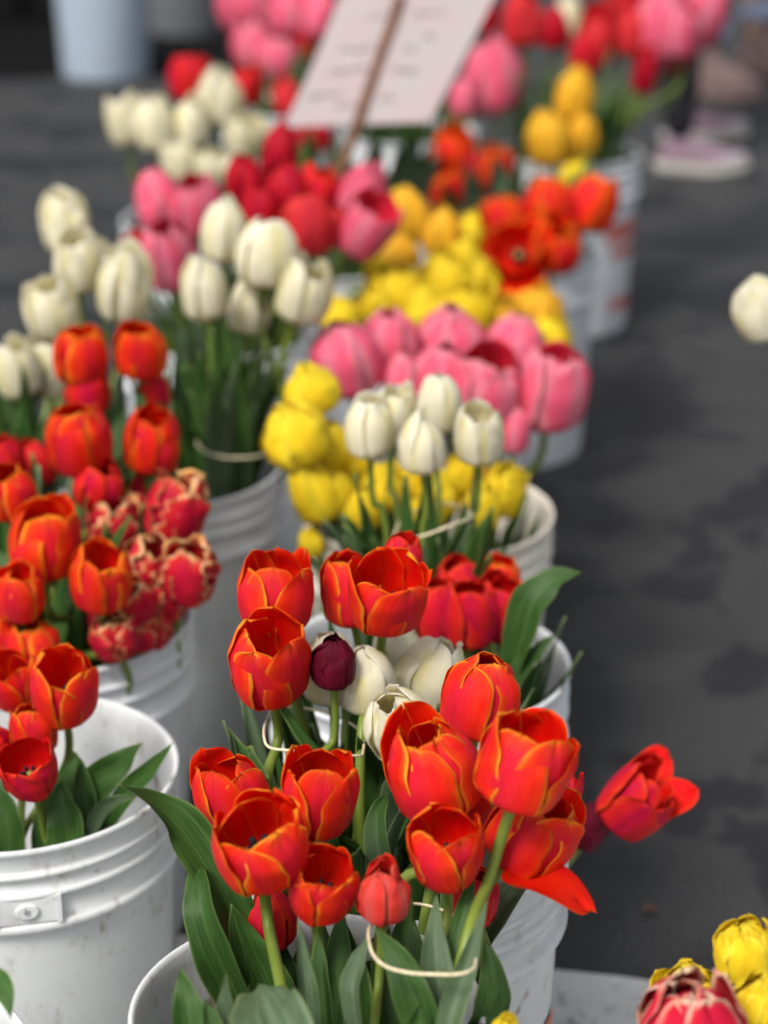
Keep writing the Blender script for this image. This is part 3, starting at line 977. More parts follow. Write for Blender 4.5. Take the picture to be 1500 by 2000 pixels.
# ---- packed yellow doubles
Y5 = [(662, 612, 70, 1.0, -.3, 0, 2.95, 'yellow tulip peeping out over the big round pink one'),
      (772, 572, 106, .9, -.1, .1, 3.05, 'yellow double tulip at the dark green end of the pack'),
      (866, 548, 108, .9, 0, .1, 3.10, 'yellow double tulip at the centre top of the pack'),
      (830, 600, 92, .9, 0, .2, 3.00, 'yellow double tulip just above the pink tulips, centre of the pack'),
      (915, 598, 100, .9, 0, .2, 3.00, 'yellow double tulip under the hanging red petal'),
      (975, 612, 88, .9, .1, .2, 3.02, 'yellow double tulip between hanging red petal and amber one'),
      (1050, 602, 100, .85, .2, .1, 3.05, 'amber yellow tulip at the bucket end of the pack'),
      (1078, 655, 78, .9, .3, .2, 3.00, 'yellow tulip lowest at the bucket end, touching a pink one'),
      (930, 545, 84, .9, 0, .1, 3.14, 'lemon double tulip beside the open red tulip with black heart'),
      (1010, 655, 78, .9, .1, .2, 2.95, 'yellow tulip squeezed above the back pink bloom'),
      (735, 600, 70, .9, -.2, .1, 3.0, 'yellow tulip touching the second pink one')]
for x, y, wv, a, lx, ly, z, lab in Y5:
    tulip('B5', None, 'yellow' if 'amber' not in lab else 'gold', x, y, wv * 1.12, a, .55 if len(lab) % 2 else .35, lx, ly, z, lab, form='double', res='mid', leaves=2, leaf_h=(-.03, .04))
G1 = [(792, 420, 104, 1.05, -.05, 0, 3.36, 'gold', 'golden tulip beside the pink tulip with red heart'),
      (862, 452, 82, 1.15, 0, .05, 3.30, 'gold', 'golden tulip in the middle of the golden bunch'),
      (768, 497, 98, .75, -.2, .2, 3.24, 'gold', 'low golden tulip lying under the pink tulip with red heart'),
      (916, 450, 72, 1.1, .1, 0, 3.34, 'yellow', 'lemon tulip between golden bunch and the orange red ones'),
      (905, 500, 76, 1.0, .1, .1, 3.26, 'yellow', 'lemon tulip under its lemon twin by the orange red ones'),
      (735, 525, 56, 1.0, -.3, .1, 3.22, 'yellow', 'small pale yellow tulip against dark green stems')]
for x, y, wv, a, lx, ly, z, k, lab in G1:
    tulip('M1', None, k, x, y, wv, a, .2, lx, ly, z, lab, form='cup' if k == 'gold' else 'double', res='lo', leaves=10, leaf_h=(.06, .23), cap=False)

# ---- orange red tulips of bucket B6
O6 = [(1072, 398, 104, 1.0, .35, -.05, .0, 3.44, 'orange red tulip at the top of the open bunch'),
      (1160, 395, 100, 1.1, .35, .35, .05, 3.46, 'orange red tulip leaning out over the bucket with red print'),
      (985, 425, 92, 1.0, .5, -.15, .0, 3.42, 'orange red tulip behind the black hearted one, near lemon blooms'),
      (1012, 492, 128, .62, 1.05, -.10, .95, 3.32, 'wide open red tulip facing the camera with a black heart'),
      (1086, 478, 104, .95, .6, .15, .35, 3.34, 'orange red cup just beside the black hearted tulip')]
for i, (x, y, wv, a, op, lx, ly, z, lab) in enumerate(O6):
    tulip('B6', None, 'flame', x, y, wv, a, op, lx, ly, z, lab, res='mid', leaves=3, stamens=(i == 3), leaf_h=(0, .06), flop=(.75,) if i == 3 else ())
O7 = [(888, 296, 84, 1.0, .45, -.05, .2, 4.25, 'orange red cup highest of the four under the sign'),
      (872, 362, 84, 1.05, .5, -.1, .3, 4.15, 'orange red cup lowest of the four under the sign'),
      (970, 322, 76, 1.1, .45, .1, .2, 4.2, 'orange red cup nearest the golden trio, of the four under the sign'),
      (928, 345, 70, 1.2, .25, 0, 0, 4.22, 'dark red tulip between the orange red cups under the sign')]
for x, y, wv, a, op, lx, ly, z, lab in O7:
    lab = lab.replace('nearest', 'next to')
    tulip('M3', None, 'flame' if 'dark' not in lab else 'crimson', x, y, wv, a, op, lx, ly, z, lab, res='mid', leaves=9, leaf_h=(.02, .17))

# ---- golden trio and tall pinks
G7 = [(1122, 183, 78, 1.3, 0, 0, 4.18, 'gold', 'golden tulip on top of the trio'),
      (1073, 268, 94, 1.15, -.1, .1, 4.10, 'gold', 'golden tulip of the trio facing the dark red cups'),
      (1138, 265, 66, 1.35, .1, .1, 4.14, 'gold', 'narrow golden tulip of the trio beside green stems'),
      (1125, 345, 70, 1.0, .05, 0, 4.02, 'yellow', 'lemon tulip below the golden trio, behind orange red ones')]
for x, y, wv, a, lx, ly, z, k, lab in G7:
    tulip('B7', None, k, x, y, wv, a, .15, lx, ly, z, lab, res='lo', leaves=8, leaf_h=(.0, .2))
P8 = [(1172, 70, 84, 1.4, .4, 0, .0, 4.62, 'coral', 'tall coral tulip with a pale heart above two green stems'),
      (1108, 30, 60, 1.5, .3, -.1, 0, 4.8, 'white', 'pale cream tulip between coral ones at the top edge'),
      (1285, 50, 118, 1.3, .35, .1, .1, 4.56, 'pink', 'large pink tulip at the top edge over the sneakers'),
      (1368, 22, 112, 1.1, .4, .3, .1, 4.62, 'pink', 'pink tulip at the top edge touching the denim cuff'),
      (1262, 135, 50, 1.9, .2, .1, .2, 4.52, 'crimson', 'slim crimson tulip hanging below the large pink one'),
      (1225, -15, 90, 1.2, .4, 0, 0, 4.7, 'coral', 'coral tulip cut by the top edge between pink ones'),
      (1082, 55, 62, 1.3, .3, 0, 0, 4.6, 'crimson', 'small crimson tulip next to the cream one at the top'),
      (1238, 62, 72, 1.3, .4, .05, .0, 4.55, 'coral', 'coral tulip between the tall pale hearted one and the large pink one'),
      (1330, 62, 84, 1.2, .4, .1, .1, 4.52, 'pink', 'pink tulip squeezed between the large pink one and the denim cuff'),
      (1140, 108, 58, 1.4, .3, -.05, .0, 4.5, 'red', 'small red tulip under the tall coral one, over the golden trio'),
      (1318, 100, 56, 1.5, .3, .1, 0, 4.6, 'red', 'red tulip tucked under the large pink one by the boots')]
for x, y, wv, a, op, lx, ly, z, k, lab in P8:
    tulip('B7', None, k, x, y, wv, a, op, lx, ly, z, lab, res='lo', leaves=6, leaf_h=(.08, .28))
P9 = [(962, 145, 120, 1.25, .25, -.05, .05, 4.35, 'pink', 'big pink tulip at the sign edge'),
      (1022, 35, 84, 1.3, .35, 0, 0, 4.3, 'coral', 'coral tulip above the big pink one at the sign edge'),
      (940, 20, 70, 1.3, .3, -.1, 0, 4.35, 'crimson', 'crimson tulip behind the corner of the sign'),
      (610, 262, 84, .8, .3, -.1, .1, 4.4, 'crimson', 'crimson tulip showing under the sign edge by the stake'),
      (560, 190, 60, 1.3, .3, -.2, 0, 4.5, 'coral', 'coral tulip beside the sign edge'),
      (905, 190, 56, 1.3, .3, .0, 0, 4.3, 'pink', 'small pink tulip between sign and big pink one')]
for x, y, wv, a, op, lx, ly, z, k, lab in P9:
    tulip('M3', None, k, x, y, wv, a, op, lx, ly, z, lab, res='lo', leaves=8, leaf_h=(.0, .2))
P2 = [(472, 2, 108, 1.0, -.2, 0, 5.0, 'pink', 'pink tulip at the top edge next to the grey bucket'),
      (492, 85, 84, 1.1, -.15, .1, 4.9, 'pink', 'pale pink tulip below the top edge, above a rounder one'),
      (542, 112, 82, 1.05, -.05, .15, 4.85, 'pink', 'round pink tulip lowest of the small pink bunch'),
      (562, 15, 100, 1.1, 0, 0, 5.0, 'pink', 'pink tulip in the middle of the small pink bunch'),
      (628, 25, 80, 1.2, .1, 0, 4.95, 'pink', 'pink tulip against the sloping sign edge'),
      (600, 75, 70, 1.2, .05, 0, 5.0, 'crimson', 'crimson tulip among the small pink ones'),
      (520, -20, 80, 1.1, -.1, 0, 5.1, 'pink', 'pink tulip cut by the top edge over the small bunch')]
for x, y, wv, a, lx, ly, z, k, lab in P2:
    tulip('M2', None, k, x, y, wv, a, .22, lx, ly, z, lab, res='lo', leaves=5, leaf_h=(.02, .2))

# ---- white back bunch with red ones behind
L5 = [(242, 232, 72, 1.45, .3, -.25, 0, 3.72, 'white', 'white tulip at the outer end of the back bunch, over the road'),
      (300, 240, 84, 1.25, .3, -.2, .05, 3.68, 'white', 'white tulip with yellow ribs joined to the outermost one'),
      (373, 240, 70, 1.45, .15, -.1, 0, 3.70, 'white', 'narrow white tulip in the middle of the back bunch'),
      (430, 190, 92, 1.2, .18, 0, .05, 3.74, 'white', 'highest white tulip in front of red ones'),
      (350, 312, 72, 1.1, .3, -.1, .1, 3.60, 'white', 'low white tulip right behind the pink tulips'),
      (482, 272, 84, 1.05, .6, .05, .2, 3.66, 'white', 'open white tulip beside the tall crimson bud'),
      (408, 325, 60, 1.1, .4, 0, .1, 3.58, 'white', 'small white tulip tucked over the second pink tulip'),
      (455, 330, 56, 1.1, .5, .05, .1, 3.58, 'white', 'small white tulip touching the crimson blooms'),
      (372, 152, 88, 1.05, .4, -.1, 0, 3.95, 'red', 'red tulip behind the narrow white one'),
      (482, 168, 66, 1.2, .4, .1, 0, 3.95, 'red', 'red tulip showing beside the highest white one')]
for x, y, wv, a, op, lx, ly, z, k, lab in L5:
    tulip('L5', None, k, x, y, wv, a, op, lx, ly, z, lab, res='lo', leaves=4, leaf_h=(.0, .14))
L4 = [(308, 388, 98, 1.2, .3, -.15, .05, 3.06, 'pink', 'pink tulip standing against the road, first of the pink and crimson row'),
      (385, 400, 100, 1.2, .4, -.05, .1, 3.02, 'pink', 'pink tulip with a red rim above a red hearted one'),
      (330, 500, 108, 1.25, .62, -.1, .25, 2.96, 'pink', 'red hearted pink tulip between two white bunches'),
      (548, 292, 74, 1.45, .12, .05, 0, 3.10, 'crimson', 'tall crimson bud rising above the crimson blooms'),
      (478, 352, 84, 1.15, .3, -.1, .05, 3.06, 'crimson', 'crimson tulip next to small white ones'),
      (560, 372, 92, 1.3, .2, .05, .0, 3.04, 'crimson', 'dark crimson tulip directly under the tall bud'),
      (508, 405, 84, 1.1, .25, 0, .1, 3.0, 'crimson', 'crimson tulip just over the highest banded white one'),
      (622, 370, 88, 1.2, .5, .15, .0, 3.06, 'red', 'bright red tulip next to the pink tulip by the stake'),
      (598, 435, 110, 1.1, .3, .1, .1, 2.98, 'coral', 'coral red tulip above the leaning banded white one'),
      (650, 440, 70, 1.2, .3, .2, .1, 3.0, 'coral', 'coral tulip in shade beside the red hearted pink one'),
      (708, 372, 96, 1.3, .3, .3, .0, 3.06, 'pink', 'pale pink tulip at the foot of the sign stake'),
      (716, 445, 112, 1.05, .8, .55, .35, 3.0, 'pink', 'pink tulip tilted to show a red heart before golden ones'),
      (262, 478, 50, 1.1, .4, -.2, .1, 3.0, 'red', 'small red tulip peeping out between white ones')]
for x, y, wv, a, op, lx, ly, z, k, lab in L4:
    tulip('L4', None, k, x, y, wv, a, op, lx, ly, z, lab, res='lo', leaves=5, leaf_h=(.0, .14))

# ---- banded white tulips
W3l = at(450, 905, 2.58)
wl = dict(leaves=13, leaf_h=(.04, .20), spread=.05, conv=.7)
tulip('L3', W3l, 'white', 437, 450, 94, 1.3, .14, -.03, .05, 2.62, 'highest banded white tulip before pink and crimson ones', **wl)
tulip('L3', W3l, 'white', 520, 488, 120, 1.12, .22, .04, .12, 2.54, 'largest white tulip at the centre of the banded bunch', **wl)
tulip('L3', W3l, 'white', 397, 560, 92, 1.4, .06, -.03, .02, 2.52, 'egg shaped white tulip on a straight light green stem', **wl)
tulip('L3', W3l, 'white', 488, 598, 84, 1.25, .10, .0, .0, 2.60, 'white tulip low behind the stem of the largest one', **wl)
tulip('L3', W3l, 'white', 596, 567, 112, 1.1, .28, .22, .12, 2.55, 'white tulip leaning towards the yellow pack', **wl)
WWL = at(40, 930, 2.55)
ww = dict(leaves=6, leaf_h=(.0, .16), spread=.05)
tulip('WL', WWL, 'white', 127, 433, 98, 1.15, .32, -.02, .02, 2.68, 'white tulip standing free above its bunch against the asphalt', **ww)
tulip('WL', WWL, 'white', 152, 513, 96, 1.2, .34, -.05, .02, 2.62, 'white tulip with greenish rib right under the free standing one', **ww)
tulip('WL', WWL, 'white', 206, 520, 84, 1.2, .3, .05, .0, 2.68, 'white tulip wedged between the greenish ribbed and the ruffled one', **ww)
tulip('WL', WWL, 'white', 245, 552, 112, 1.35, .42, .08, .1, 2.56, 'ruffled white double tulip above two red cups', form='semi', **ww)
tulip('WL', WWL, 'white', 100, 597, 108, 1.1, .26, -.08, .1, 2.54, 'plump white tulip above the red cups, over the road', **ww)
tulip('WL', WWL, 'white', 30, 717, 98, 1.2, .30, -.18, .05, 2.50, 'white tulip at the frame edge beside the red cups', **ww)
tulip('WL', WWL, 'white', 92, 720, 88, 1.3, .28, -.05, .05, 2.54, 'white tulip half hidden behind the first red cup', **ww)

# ---- red and fringed tulips, second bucket of the row
W2l = at(70, 1215, 2.16)
rd = dict(leaves=6, leaf_h=(-.02, .15), spread=.05)
RL = [(157, 692, 108, 1.0, .5, -.02, .22, 2.34, 'flame', 'red cup beside its twin, highest of the red ones'),
      (276, 683, 106, 1.0, .5, .05, .20, 2.34, 'flame', 'red cup twin just below the ruffled white tulip'),
      (172, 760, 92, 1.0, .4, .0, .1, 2.36, 'red', 'red tulip below the first red cup'),
      (298, 760, 66, 1.2, .3, .1, .0, 2.38, 'red', 'red tulip hidden under the second red cup'),
      (152, 858, 132, 1.0, .58, -.05, .18, 2.20, 'fire', 'large open red tulip with heart shaped mouth'),
      (298, 862, 112, 1.08, .42, .22, .12, 2.24, 'fire', 'red tulip leaning to the tall bucket, above fringed ones'),
      (192, 942, 100, .95, .62, .12, .4, 2.20, 'red', 'red cup turned sideways under the large open one'),
      (72, 900, 70, 1.4, .3, -.1, 0, 2.28, 'red', 'pinkish red tulip behind the large open one'),
      (275, 955, 52, 1.2, .3, .05, 0, 2.28, 'red', 'small red bud beneath the leaning red tulip'),
      (10, 895, 78, 1.2, .5, -.2, .1, 2.22, 'red', 'red tulip cut by the frame edge under white ones'),
      (22, 962, 96, 1.1, .6, -.1, .2, 2.12, 'fire', 'open red tulip at the frame edge above the orange one'),
      (86, 1055, 142, 1.0, .62, -.02, .12, 2.06, 'flame', 'orange red tulip with golden petal edges, open crown shape'),
      (198, 1128, 124, 1.02, .45, .06, .12, 2.03, 'flame', 'orange red tulip with golden rim beside fringed ones'),
      (36, 1158, 104, 1.0, .55, -.05, .2, 2.02, 'fire', 'red tulip with thin gold lines at the frame edge, above the bucket bunch'),
      (62, 1258, 112, .85, .6, -.05, .1, 2.04, 'flame', 'orange tulip behind the grimy bucket reds'),
      (5, 1235, 60, 1.3, .5, -.2, 0, 2.04, 'flame', 'orange tulip sliver at the frame edge')]
for x, y, wv, a, op, lx, ly, z, k, lab in RL:
    tulip('L2', W2l, k, x, y, wv, a, op, lx, ly, z, lab, res='mid', **rd)
W2p = at(230, 1260, 2.18)
PR = [(347, 987, 106, 1.15, .52, .25, .1, 2.16, 'fringed dark red tulip with golden frill, highest of the fringed ones'),
      (372, 1117, 98, 1.1, .55, .35, .2, 2.10, 'fringed tulip with a thick golden frill beside the tall bucket'),
      (222, 1022, 92, 1.1, .5, -.05, .1, 2.20, 'fringed tulip with cream streaks behind the orange ones'),
      (262, 1010, 60, 1.5, .3, .05, 0, 2.22, 'narrow fringed tulip between two wider fringed ones'),
      (292, 1098, 92, 1.0, .6, .1, .2, 2.13, 'fringed tulip with pale pink frill in the middle of its bunch'),
      (248, 1182, 92, 1.0, .5, .0, .2, 2.09, 'fringed tulip curling right beside the orange red one'),
      (222, 1240, 84, .9, .5, -.05, .3, 2.06, 'fringed tulip lowest over the bucket rim'),
      (302, 1222, 66, 1.1, .3, .2, .1, 2.12, 'small dark fringed tulip at the rim of its bucket'),
      (272, 1235, 60, 1.0, .4, .1, .2, 2.09, 'fringed bud between the two lowest fringed ones'),
      (330, 1165, 70, 1.1, .3, .25, .1, 2.13, 'dark fringed tulip under the thick golden frill'),
      (190, 1195, 66, 1.0, .4, -.1, .1, 2.12, 'fringed tulip half behind the stem of the golden rimmed one')]
for x, y, wv, a, op, lx, ly, z, lab in PR:
    tulip('L2', W2p, 'parrot', x, y, wv * 1.15, a, op, lx, ly, z, lab, res='mid', form='cup', leaves=1, leaf_h=(-.03, .03), spread=.05)

# ---- grimy bucket
W1l = at(60, 1610, 1.86)
tulip('L1', W1l, 'fire', 125, 1345, 132, 1.08, .62, .05, .32, 1.85, 'open red tulip with curled golden rim leaning over the grimy bucket', stamens=True, res='hi', leaves=0)
tulip('L1', W1l, 'fire', 28, 1332, 104, 1.0, .6, -.1, .25, 1.90, 'open red tulip at the frame edge behind the curled rim one', res='hi', leaves=0, stamens=True)
tulip('L1', W1l, 'fire', 66, 1420, 98, 1.05, .5, -.02, .12, 1.86, 'red tulip with gold lines squeezed between two open ones', res='hi', leaves=0)
tulip('L1', W1l, 'red', 56, 1503, 114, .92, .68, -.05, .42, 1.80, 'small red cup with dark heart, low in the grimy bucket', res='hi', leaves=0, stamens=True)
tulip('L1', W1l, 'red', -20, 1450, 80, 1.1, .4, -.1, .1, 1.86, 'red tulip cut off by the frame edge in the grimy bucket', res='mid', leaves=0)

# ---- edge of frame
tulip('R1', None, 'white', 1482, 597, 118, 1.05, .3, -.45, .1, 2.35, 'white tulip reaching in from beside the asphalt, alone', leaves=0)
tulip('R2', None, 'yellow', 1458, 1850, 128, 1.0, .35, -.02, .1, 1.46, 'plump yellow double tulip at the lower corner', form='double', res='hi', leaves=0)
tulip('R2', None, 'yellow', 1345, 1945, 140, .85, .5, -.15, .1, 1.47, 'yellow double tulip behind the red and cream one at the corner', form='double', res='hi', leaves=0)
tulip('R2', None, 'yellow', 1490, 1950, 110, 1.1, .3, .1, .15, 1.40, 'greenish yellow tulip cut by the corner of the frame', form='double', res='hi', leaves=0)
tulip('R2', None, 'striped', 1352, 1998, 212, 1.0, .34, -.02, .1, 1.36, 'red double tulip with cream streaks at the lower frame edge', form='semi', res='hi', leaves=0)

# ------------------------------------------------------------------ leaves seen one by one


def L(key, pts, wpx, face=None, mat='leaf', **kw):
    p = [at(*q) for q in pts]
    zd = pts[len(pts) // 2][2]
    fc = Vector(face) if face else (-FWD + Vector((0, 0, .3)))
    return add_leaf(key, p, wpx / FPX * zd, fc, mat, **kw)


A2, A5, B4, B2_, S1 = T['A2'], T['A5'], T['B4'], T['B2'], T['S1']
L(T['A1'], [(520, 1960, 1.56), (455, 1790, 1.545), (372, 1645, 1.54), (310, 1575, 1.53), (232, 1530, 1.50)], 108, (.3, -.55, .8), fold=.5, seed=1, n=28, nu=11)
L(T['A1'], [(500, 2010, 1.56), (450, 1915, 1.53), (405, 1815, 1.51), (390, 1735, 1.52), (395, 1690, 1.54)], 96, (-.3, -.9, .3), fold=.55, seed=2, n=28, nu=11, blunt=.8)
L(A2, [(560, 2060, 1.57), (520, 1950, 1.55), (482, 1860, 1.535), (452, 1766, 1.52)], 128, (.35, -1, .2), fold=.45, seed=3, n=28, nu=11)
L(A2, [(560, 2150, 1.36), (545, 2040, 1.36), (522, 1975, 1.38), (505, 1922, 1.41)], 172, (.05, -1, .5), 'leaf_grey', fold=.5, seed=4, n=28, nu=11, blunt=.9)
L(A5, [(400, 2120, 1.40), (372, 2000, 1.40), (352, 1892, 1.41)], 92, (.2, -1, .3), fold=.7, seed=5, n=24, nu=11)
L(A5, [(455, 2080, 1.41), (445, 1990, 1.41), (442, 1905, 1.41)], 58, (-.4, -1, .2), 'leaf_grey', fold=.7, seed=6, n=24)
L(A5, [(430, 2080, 1.385), (415, 2010, 1.39), (400, 1948, 1.395)], 50, (.4, -1, .2), fold=.7, seed=66, n=20)
L(T['A4'], [(612, 2060, 1.47), (598, 1930, 1.46), (583, 1795, 1.465)], 48, (.3, -1, .2), 'leaf_grey', fold=.7, seed=7, n=24)
L(T['A4'], [(640, 2060, 1.49), (630, 1930, 1.49), (620, 1818, 1.50)], 56, (-.3, -1, .2), fold=.7, seed=8, n=24)
L(T['A3'], [(640, 2060, 1.54), (660, 1900, 1.54), (668, 1760, 1.55)], 72, (-.3, -1, .2), fold=.5, seed=9, n=24)
L(S1, [(850, 2100, 1.43), (822, 1985, 1.425), (780, 1880, 1.43), (732, 1812, 1.445)], 84, (-.1, -1, .3), fold=.4, seed=10, n=28, nu=11)
L(S1, [(712, 2060, 1.44), (690, 1950, 1.43), (700, 1880, 1.44), (720, 1822, 1.45)], 52, (-.5, -1, .2), 'leaf_grey', fold=.6, seed=11, n=24)
L(B4, [(865, 2060, 1.455), (858, 1940, 1.45), (850, 1850, 1.455), (851, 1748, 1.47)], 76, (0, -1, .2), 'leaf_grey', fold=.55, seed=12, n=26, nu=11)
L(B2_, [(862, 2110, 1.41), (880, 1985, 1.405), (915, 1880, 1.42), (952, 1758, 1.43)], 58, (-.2, -1, .2), 'leaf_grey', fold=.55, seed=13, n=28, nu=11)
L(B2_, [(850, 2040, 1.47), (880, 1900, 1.47), (905, 1790, 1.48), (928, 1690, 1.49)], 56, (-.3, -1, .2), fold=.6, seed=14, n=26)
L(T['B5'], [(900, 2060, 1.50), (952, 1985, 1.49), (962, 1920, 1.49), (948, 1830, 1.50)], 80, (.2, -1, .1), fold=.25, seed=15, n=28, nu=11, blunt=.5)
L(T['B5'], [(860, 1990, 1.56), (920, 1870, 1.56), (985, 1770, 1.57), (1056, 1685, 1.58)], 66, (-.4, -.8, .6), 'leaf_grey', fold=.5, seed=16, n=26)
L(T['B5'], [(850, 1990, 1.58), (900, 1880, 1.58), (955, 1780, 1.59), (1010, 1690, 1.60)], 56, (-.3, -.8, .6), 'leaf_grey', fold=.6, seed=17, n=26)
L(T['B6'], [(800, 2040, 1.54), (800, 1920, 1.54), (790, 1820, 1.55), (805, 1755, 1.55)], 80, (.2, -1, .2), fold=.4, seed=18, n=24)
L(T['B6'], [(770, 2080, 1.49), (760, 1980, 1.49), (745, 1890, 1.50), (760, 1810, 1.51)], 70, (.4, -1, .2), fold=.5, seed=19, n=24)
L(T['B7'], [(850, 1990, 1.55), (885, 1880, 1.55), (880, 1780, 1.56), (860, 1700, 1.57)], 60, (.0, -1, .2), fold=.5, seed=20, n=24)
L(S1, [(800, 2140, 1.39), (790, 2060, 1.39), (812, 2000, 1.40), (826, 1955, 1.41)], 60, (.2, -1, .3), fold=.6, seed=21, n=20)
L(T['B7'], [(770, 1800, 1.62), (745, 1700, 1.64), (735, 1600, 1.66), (760, 1545, 1.68)], 60, (-.2, -1, .3), fold=.5, seed=22, n=24)
TUL = [o for o in COL.objects if o.get('category') == 'tulip']


def first(gr):
    return next(o for o in TUL if o.get('group') == GROUPS[gr])


R2_ = first('B2')
L(R2_, [(985, 1345, 2.02), (1020, 1250, 2.0), (1040, 1180, 1.99), (1085, 1130, 1.99), (1137, 1118, 1.98)], 88, (-.5, -.7, .6), fold=.45, seed=30, n=28, nu=11)
L(R2_, [(960, 1400, 2.02), (1010, 1320, 2.0), (1050, 1275, 1.99), (1082, 1240, 1.99)], 46, (-.5, -.7, .6), fold=.45, seed=31, n=24)
G_ = first('L1')
for i, (pts, wd, mt) in enumerate([
        ([(120, 1680, 1.90), (170, 1560, 1.88), (230, 1495, 1.87), (278, 1450, 1.86)], 82, 'leaf'),
        ([(180, 1660, 1.89), (240, 1560, 1.87), (290, 1505, 1.85), (338, 1450, 1.83)], 48, 'leaf'),
        ([(170, 1680, 1.86), (190, 1600, 1.84), (225, 1565, 1.80), (268, 1556, 1.77)], 36, 'leaf_grey'),
        ([(110, 1720, 1.86), (132, 1630, 1.85), (122, 1565, 1.85), (120, 1525, 1.85)], 84, 'leaf'),
        ([(150, 1720, 1.88), (172, 1610, 1.87), (160, 1520, 1.87), (140, 1460, 1.87)], 56, 'leaf'),
        ([(20, 1720, 1.86), (15, 1620, 1.85), (-5, 1560, 1.85), (-25, 1500, 1.85)], 90, 'leaf'),
        ([(90, 1720, 1.86), (95, 1610, 1.86), (130, 1520, 1.86), (150, 1470, 1.86)], 60, 'leaf')]):
    L(G_, pts, wd, (-.2, -.9, .5), mt, fold=.4, seed=40 + i, n=24)
M1T = [o for o in TUL if o.get('group') == GROUPS['M1']]
B6T = [o for o in TUL if o.get('group') == GROUPS['B6']]
L2T = [o for o in TUL if o.get('group') == GROUPS['L2']]
rl = random.Random(77)
for i in range(22):          # tall leaves of the golden bunch, under the sign
    x0 = rl.uniform(640, 780)
    x1 = x0 + rl.uniform(-10, 90)
    z0 = rl.uniform(3.52, 3.66)
    L(M1T[i % len(M1T)], [(x0, 530, z0), ((x0 + x1) / 2 - 6, 400, z0), (x1, rl.uniform(262, 330), z0 + .02)], rl.uniform(26, 44), (rl.uniform(-.6, .6), -1, .3), rl.choice(['leaf', 'leaf', 'leaf_grey']), fold=.5, seed=400 + i, n=16, nu=7)
for i in range(18):          # broad leaves leaning towards the sign's lower edge
    x0 = rl.uniform(700, 800)
    x1 = rl.uniform(715, 870)
    z0 = rl.uniform(3.50, 3.62)
    L(M1T[i % len(M1T)], [(x0, 520, z0), ((x0 + x1) / 2 - 6, 400, z0), (x1, rl.uniform(250, 320), z0 + .02)], rl.uniform(48, 66), (rl.uniform(-.6, .6), -1, .3), rl.choice(['leaf', 'leaf', 'leaf_grey']), fold=.4, seed=520 + i, n=16, nu=7, blunt=.6)
for i in range(22):          # tall leaves behind the orange red bunch
    x0 = rl.uniform(890, 1110)
    x1 = x0 + rl.uniform(-40, 50)
    z0 = rl.uniform(3.56, 3.72)
    L(B6T[i % len(B6T)], [(x0, 500, z0), ((x0 + x1) / 2, 400, z0), (x1, rl.uniform(290, 370), z0 + .02)], rl.uniform(26, 44), (rl.uniform(-.6, .6), -1, .3), rl.choice(['leaf', 'leaf', 'leaf_grey']), fold=.5, seed=440 + i, n=16, nu=7)
for i in range(16):          # tall leaves of the red row before the banded white bunch
    x0 = rl.uniform(150, 330)
    x1 = x0 + rl.uniform(-20, 40)
    z0 = rl.uniform(2.24, 2.34)
    L(L2T[i % len(L2T)], [(x0, 1170, z0), ((x0 + x1) / 2, 960, z0 + .07), (x1, rl.uniform(690, 800), z0 + .13)], rl.uniform(40, 62), (rl.uniform(-.6, .6), -1, .3), rl.choice(['leaf', 'leaf', 'leaf_grey']), fold=.5, seed=480 + i, n=18, nu=7)
# a lone tulip whose leaf hangs over the rim in the lower corner
c0 = tulip('L0', None, 'red', -330, 1850, 120, 1.1, .4, -.2, 0, 1.5, 'tulip beyond the frame of which one leaf hangs over the corner bucket rim', leaves=0)
L(c0, [(-250, 2080, 1.48), (-130, 1990, 1.45), (-40, 1925, 1.42), (5, 1935, 1.40), (22, 1990, 1.39)], 82, (.2, -.5, .9), fold=.4, seed=60, n=28)
# light streaks of stems around the banded whites
# a small green sprig low inside the front bucket
sp = root('sprig', at(745, 1985, 1.60), 'small leafy green sprig low inside the front bucket', 'sprig')
pts = [at(745, 1985, 1.60), at(752, 1935, 1.60), at(738, 1890, 1.60), at(748, 1850, 1.60)]
V, F = tube(catmull([np.array(p - sp.location) for p in pts], 6), .0015, 6)
mesh_obj('stem', V, F, M['stem'], sp)
for i, (a, b) in enumerate([((745, 1960), (700, 1940)), ((750, 1930), (795, 1905)), ((745, 1910), (705, 1880)), ((742, 1890), (780, 1860)), ((746, 1865), (720, 1835)), ((748, 1850), (760, 1815))]):
    m_ = ((a[0] + b[0]) / 2, (a[1] + b[1]) / 2 - 6, 1.595)
    add_leaf(sp, [at(*a, 1.60), at(*m_), at(*b, 1.59)], .010, (0, -.6, .8), 'leaf', fold=.3, seed=70 + i, n=10, nu=5)

# ------------------------------------------------------------------ rubber bands


def band(front, back, label, rad=.0012, flat=1.6):
    pts = [at(*p) for p in front] + [at(*p) for p in back]
    P = [np.array(p) for p in pts]
    n_ = len(P)
    loop = []
    for i in range(n_):
        a, b, c_, d = P[i - 1], P[i], P[(i + 1) % n_], P[(i + 2) % n_]
        for k in range(7):
            t = k / 7
            loop.append(.5 * (2 * b + (c_ - a) * t + (2 * a - 5 * b + 4 * c_ - d) * t * t + (3 * b - a - 3 * c_ + d) * t ** 3))
    V, F = tube(loop, rad, 8, closed=True)
    V = np.array(V)
    o_ = V.mean(0)
    ob = mesh_obj('rubber_band', V - o_, F, M['rubber'])
    ob.location = o_
    return tag(ob, label, 'rubber band', 'rubber bands round the bunches')


